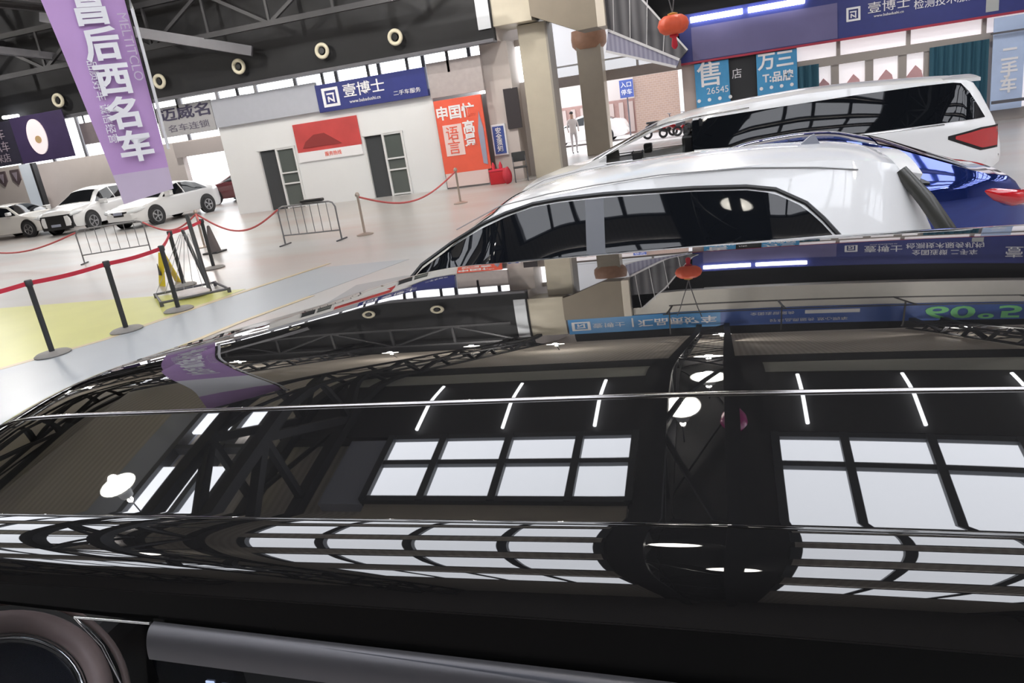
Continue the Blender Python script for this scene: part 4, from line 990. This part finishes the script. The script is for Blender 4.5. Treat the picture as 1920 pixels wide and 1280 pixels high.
# ------------------------------------------------------------------ purple hanging banner
t = thing('hanging_banner', 'tall purple banner with white characters hanging over the walkway', 'banner', (-6.56,7.54,0), math.radians(40.8))
def fw_(z): return .29+.055*(z-1.85)
def cloth(z0, z1, nm, mt, off=0):
    bm = bmesh.new()
    grid_mesh(bm, lambda u, v: Vector((fw_(u)*v-.03*(u-1.85)-.006*(u-1.85)**2, off+.035*math.sin(u*1.7+v*1.5)+.02*v*v, u+(.045*v if u < 1.9 else 0))), linsp(z0, z1, 40), linsp(-1,1,15))
    r = bmesh.ops.extrude_face_region(bm, geom=bm.faces[:])
    for v in r['geom']:
        if isinstance(v, bmesh.types.BMVert): v.co.y += .004
    bmesh.ops.recalc_face_normals(bm, faces=bm.faces[:])
    return new(nm, bm, mt, t, 60)
cloth(2.1, 5.3, 'cloth', M_purple); cloth(1.80, 2.1, 'lower_hem', M_lilac); cloth(5.3, 6.5, 'white_field', M_letter); cloth(6.5, 6.9, 'upper_cloth', M_purple)
new('pole', tube(bmesh.new(), [(fw_(z)+.05-.03*(z-1.85)-.006*(z-1.85)**2, -.02, z) for z in linsp(2.3, 6.95, 16)], .018, 8), M_alum, t, 60)
new('pole_sleeve', tube(bmesh.new(), [(fw_(z)+.008-.03*(z-1.85)-.006*(z-1.85)**2, .0, z) for z in linsp(2.6, 6.9, 16)], .007, 8), M_trimblack, t, 60)
for i, ch in enumerate('车名西后昌岛石'):
    z = 2.36+i*.375
    text(ch, .36, M_letter, t, (.03-.03*(z-1.85)-.006*(z-1.85)**2, -.045+.035*math.sin(z*1.7), z), sx=1.05, bold=.012)
text('MELTITCLO', .14, M_lilac, t, (.24, -.05, 3.45), rot=(PI/2,PI/2,0), name='small_lettering'); text('品质好车 诚信经营', .11, M_letter, t, (-.2,-.05,2.9), rot=(PI/2,PI/2,0), name='small_lettering')
bm = bmesh.new(); beam(bm, (-.85,.02,6.95), (.35,.02,6.95), .04, .04); new('top_bar', bm, M_steel2, t)

# ------------------------------------------------------------------ person outside the exit
def person(x, y, rz, label):
    verts = [(0,0,.92),(0,0,1.12),(0,0,1.36),(0,.0,1.48),(0,-.02,1.58),(0,-.02,1.70), (-.19,0,1.40),(-.24,.02,1.14),(-.22,-.10,.92),(.19,0,1.40),(.24,.0,1.14),(.23,-.08,.92),
             (-.1,0,.88),(-.11,-.08,.48),(-.11,.06,.09),(-.11,-.12,.04),(.1,0,.88),(.11,.02,.48),(.11,.14,.10),(.11,-.02,.04)]
    edges = [(0,1),(1,2),(2,3),(3,4),(4,5),(2,6),(6,7),(7,8),(2,9),(9,10),(10,11),(0,12),(12,13),(13,14),(14,15),(0,16),(16,17),(17,18),(18,19)]
    rad = [.15,.14,.16,.06,.085,.075,.06,.045,.032,.06,.045,.032,.09,.065,.042,.04,.09,.065,.042,.04]
    me = bpy.data.meshes.new('body'); me.from_pydata(verts, edges, [])
    o = bpy.data.objects.new('person', me); COL.objects.link(o)
    md = o.modifiers.new('s', 'SKIN'); o.modifiers.new('u', 'SUBSURF').levels = 2
    for i, r in enumerate(rad): me.skin_vertices[0].data[i].radius = (r, r*.8)
    me.skin_vertices[0].data[0].use_root = True
    bpy.context.view_layer.update()
    m2 = bpy.data.meshes.new_from_object(o.evaluated_get(bpy.context.evaluated_depsgraph_get()))
    bpy.data.objects.remove(o); o = bpy.data.objects.new('person', m2); COL.objects.link(o)
    m2.materials.clear()
    for mm in (mat('pale_shirt', (.62,.58,.58), .8), mat('pale_trousers', (.50,.47,.48), .8), mat('skin', (.5,.32,.25), .6), M_post): m2.materials.append(mm)
    for p in m2.polygons:
        z = p.center.z; p.use_smooth = True
        p.material_index = 3 if z < .08 else 1 if z < .9 else 2 if z > 1.47 else 0
        if abs(p.center.x) > .17 and z < .98 and z > .85: p.material_index = 2
    o.location = (x, y, 0); o.rotation_euler = (0,0,rz)
    tag(o, label, 'person')
    bm = bmesh.new(); bmesh.ops.create_uvsphere(bm, u_segments=16, v_segments=10, radius=.1)
    for v in bm.verts: v.co = Vector((v.co.x*.86, v.co.y*.95+.0, v.co.z*.9 if v.co.z > -.02 else -.02)) 
    new('hair', bm, M_rubber, o, 60, (0,.0,1.70))
person(-6.05,33.0,.4,'person in pale clothes walking outside the exit beside the column')
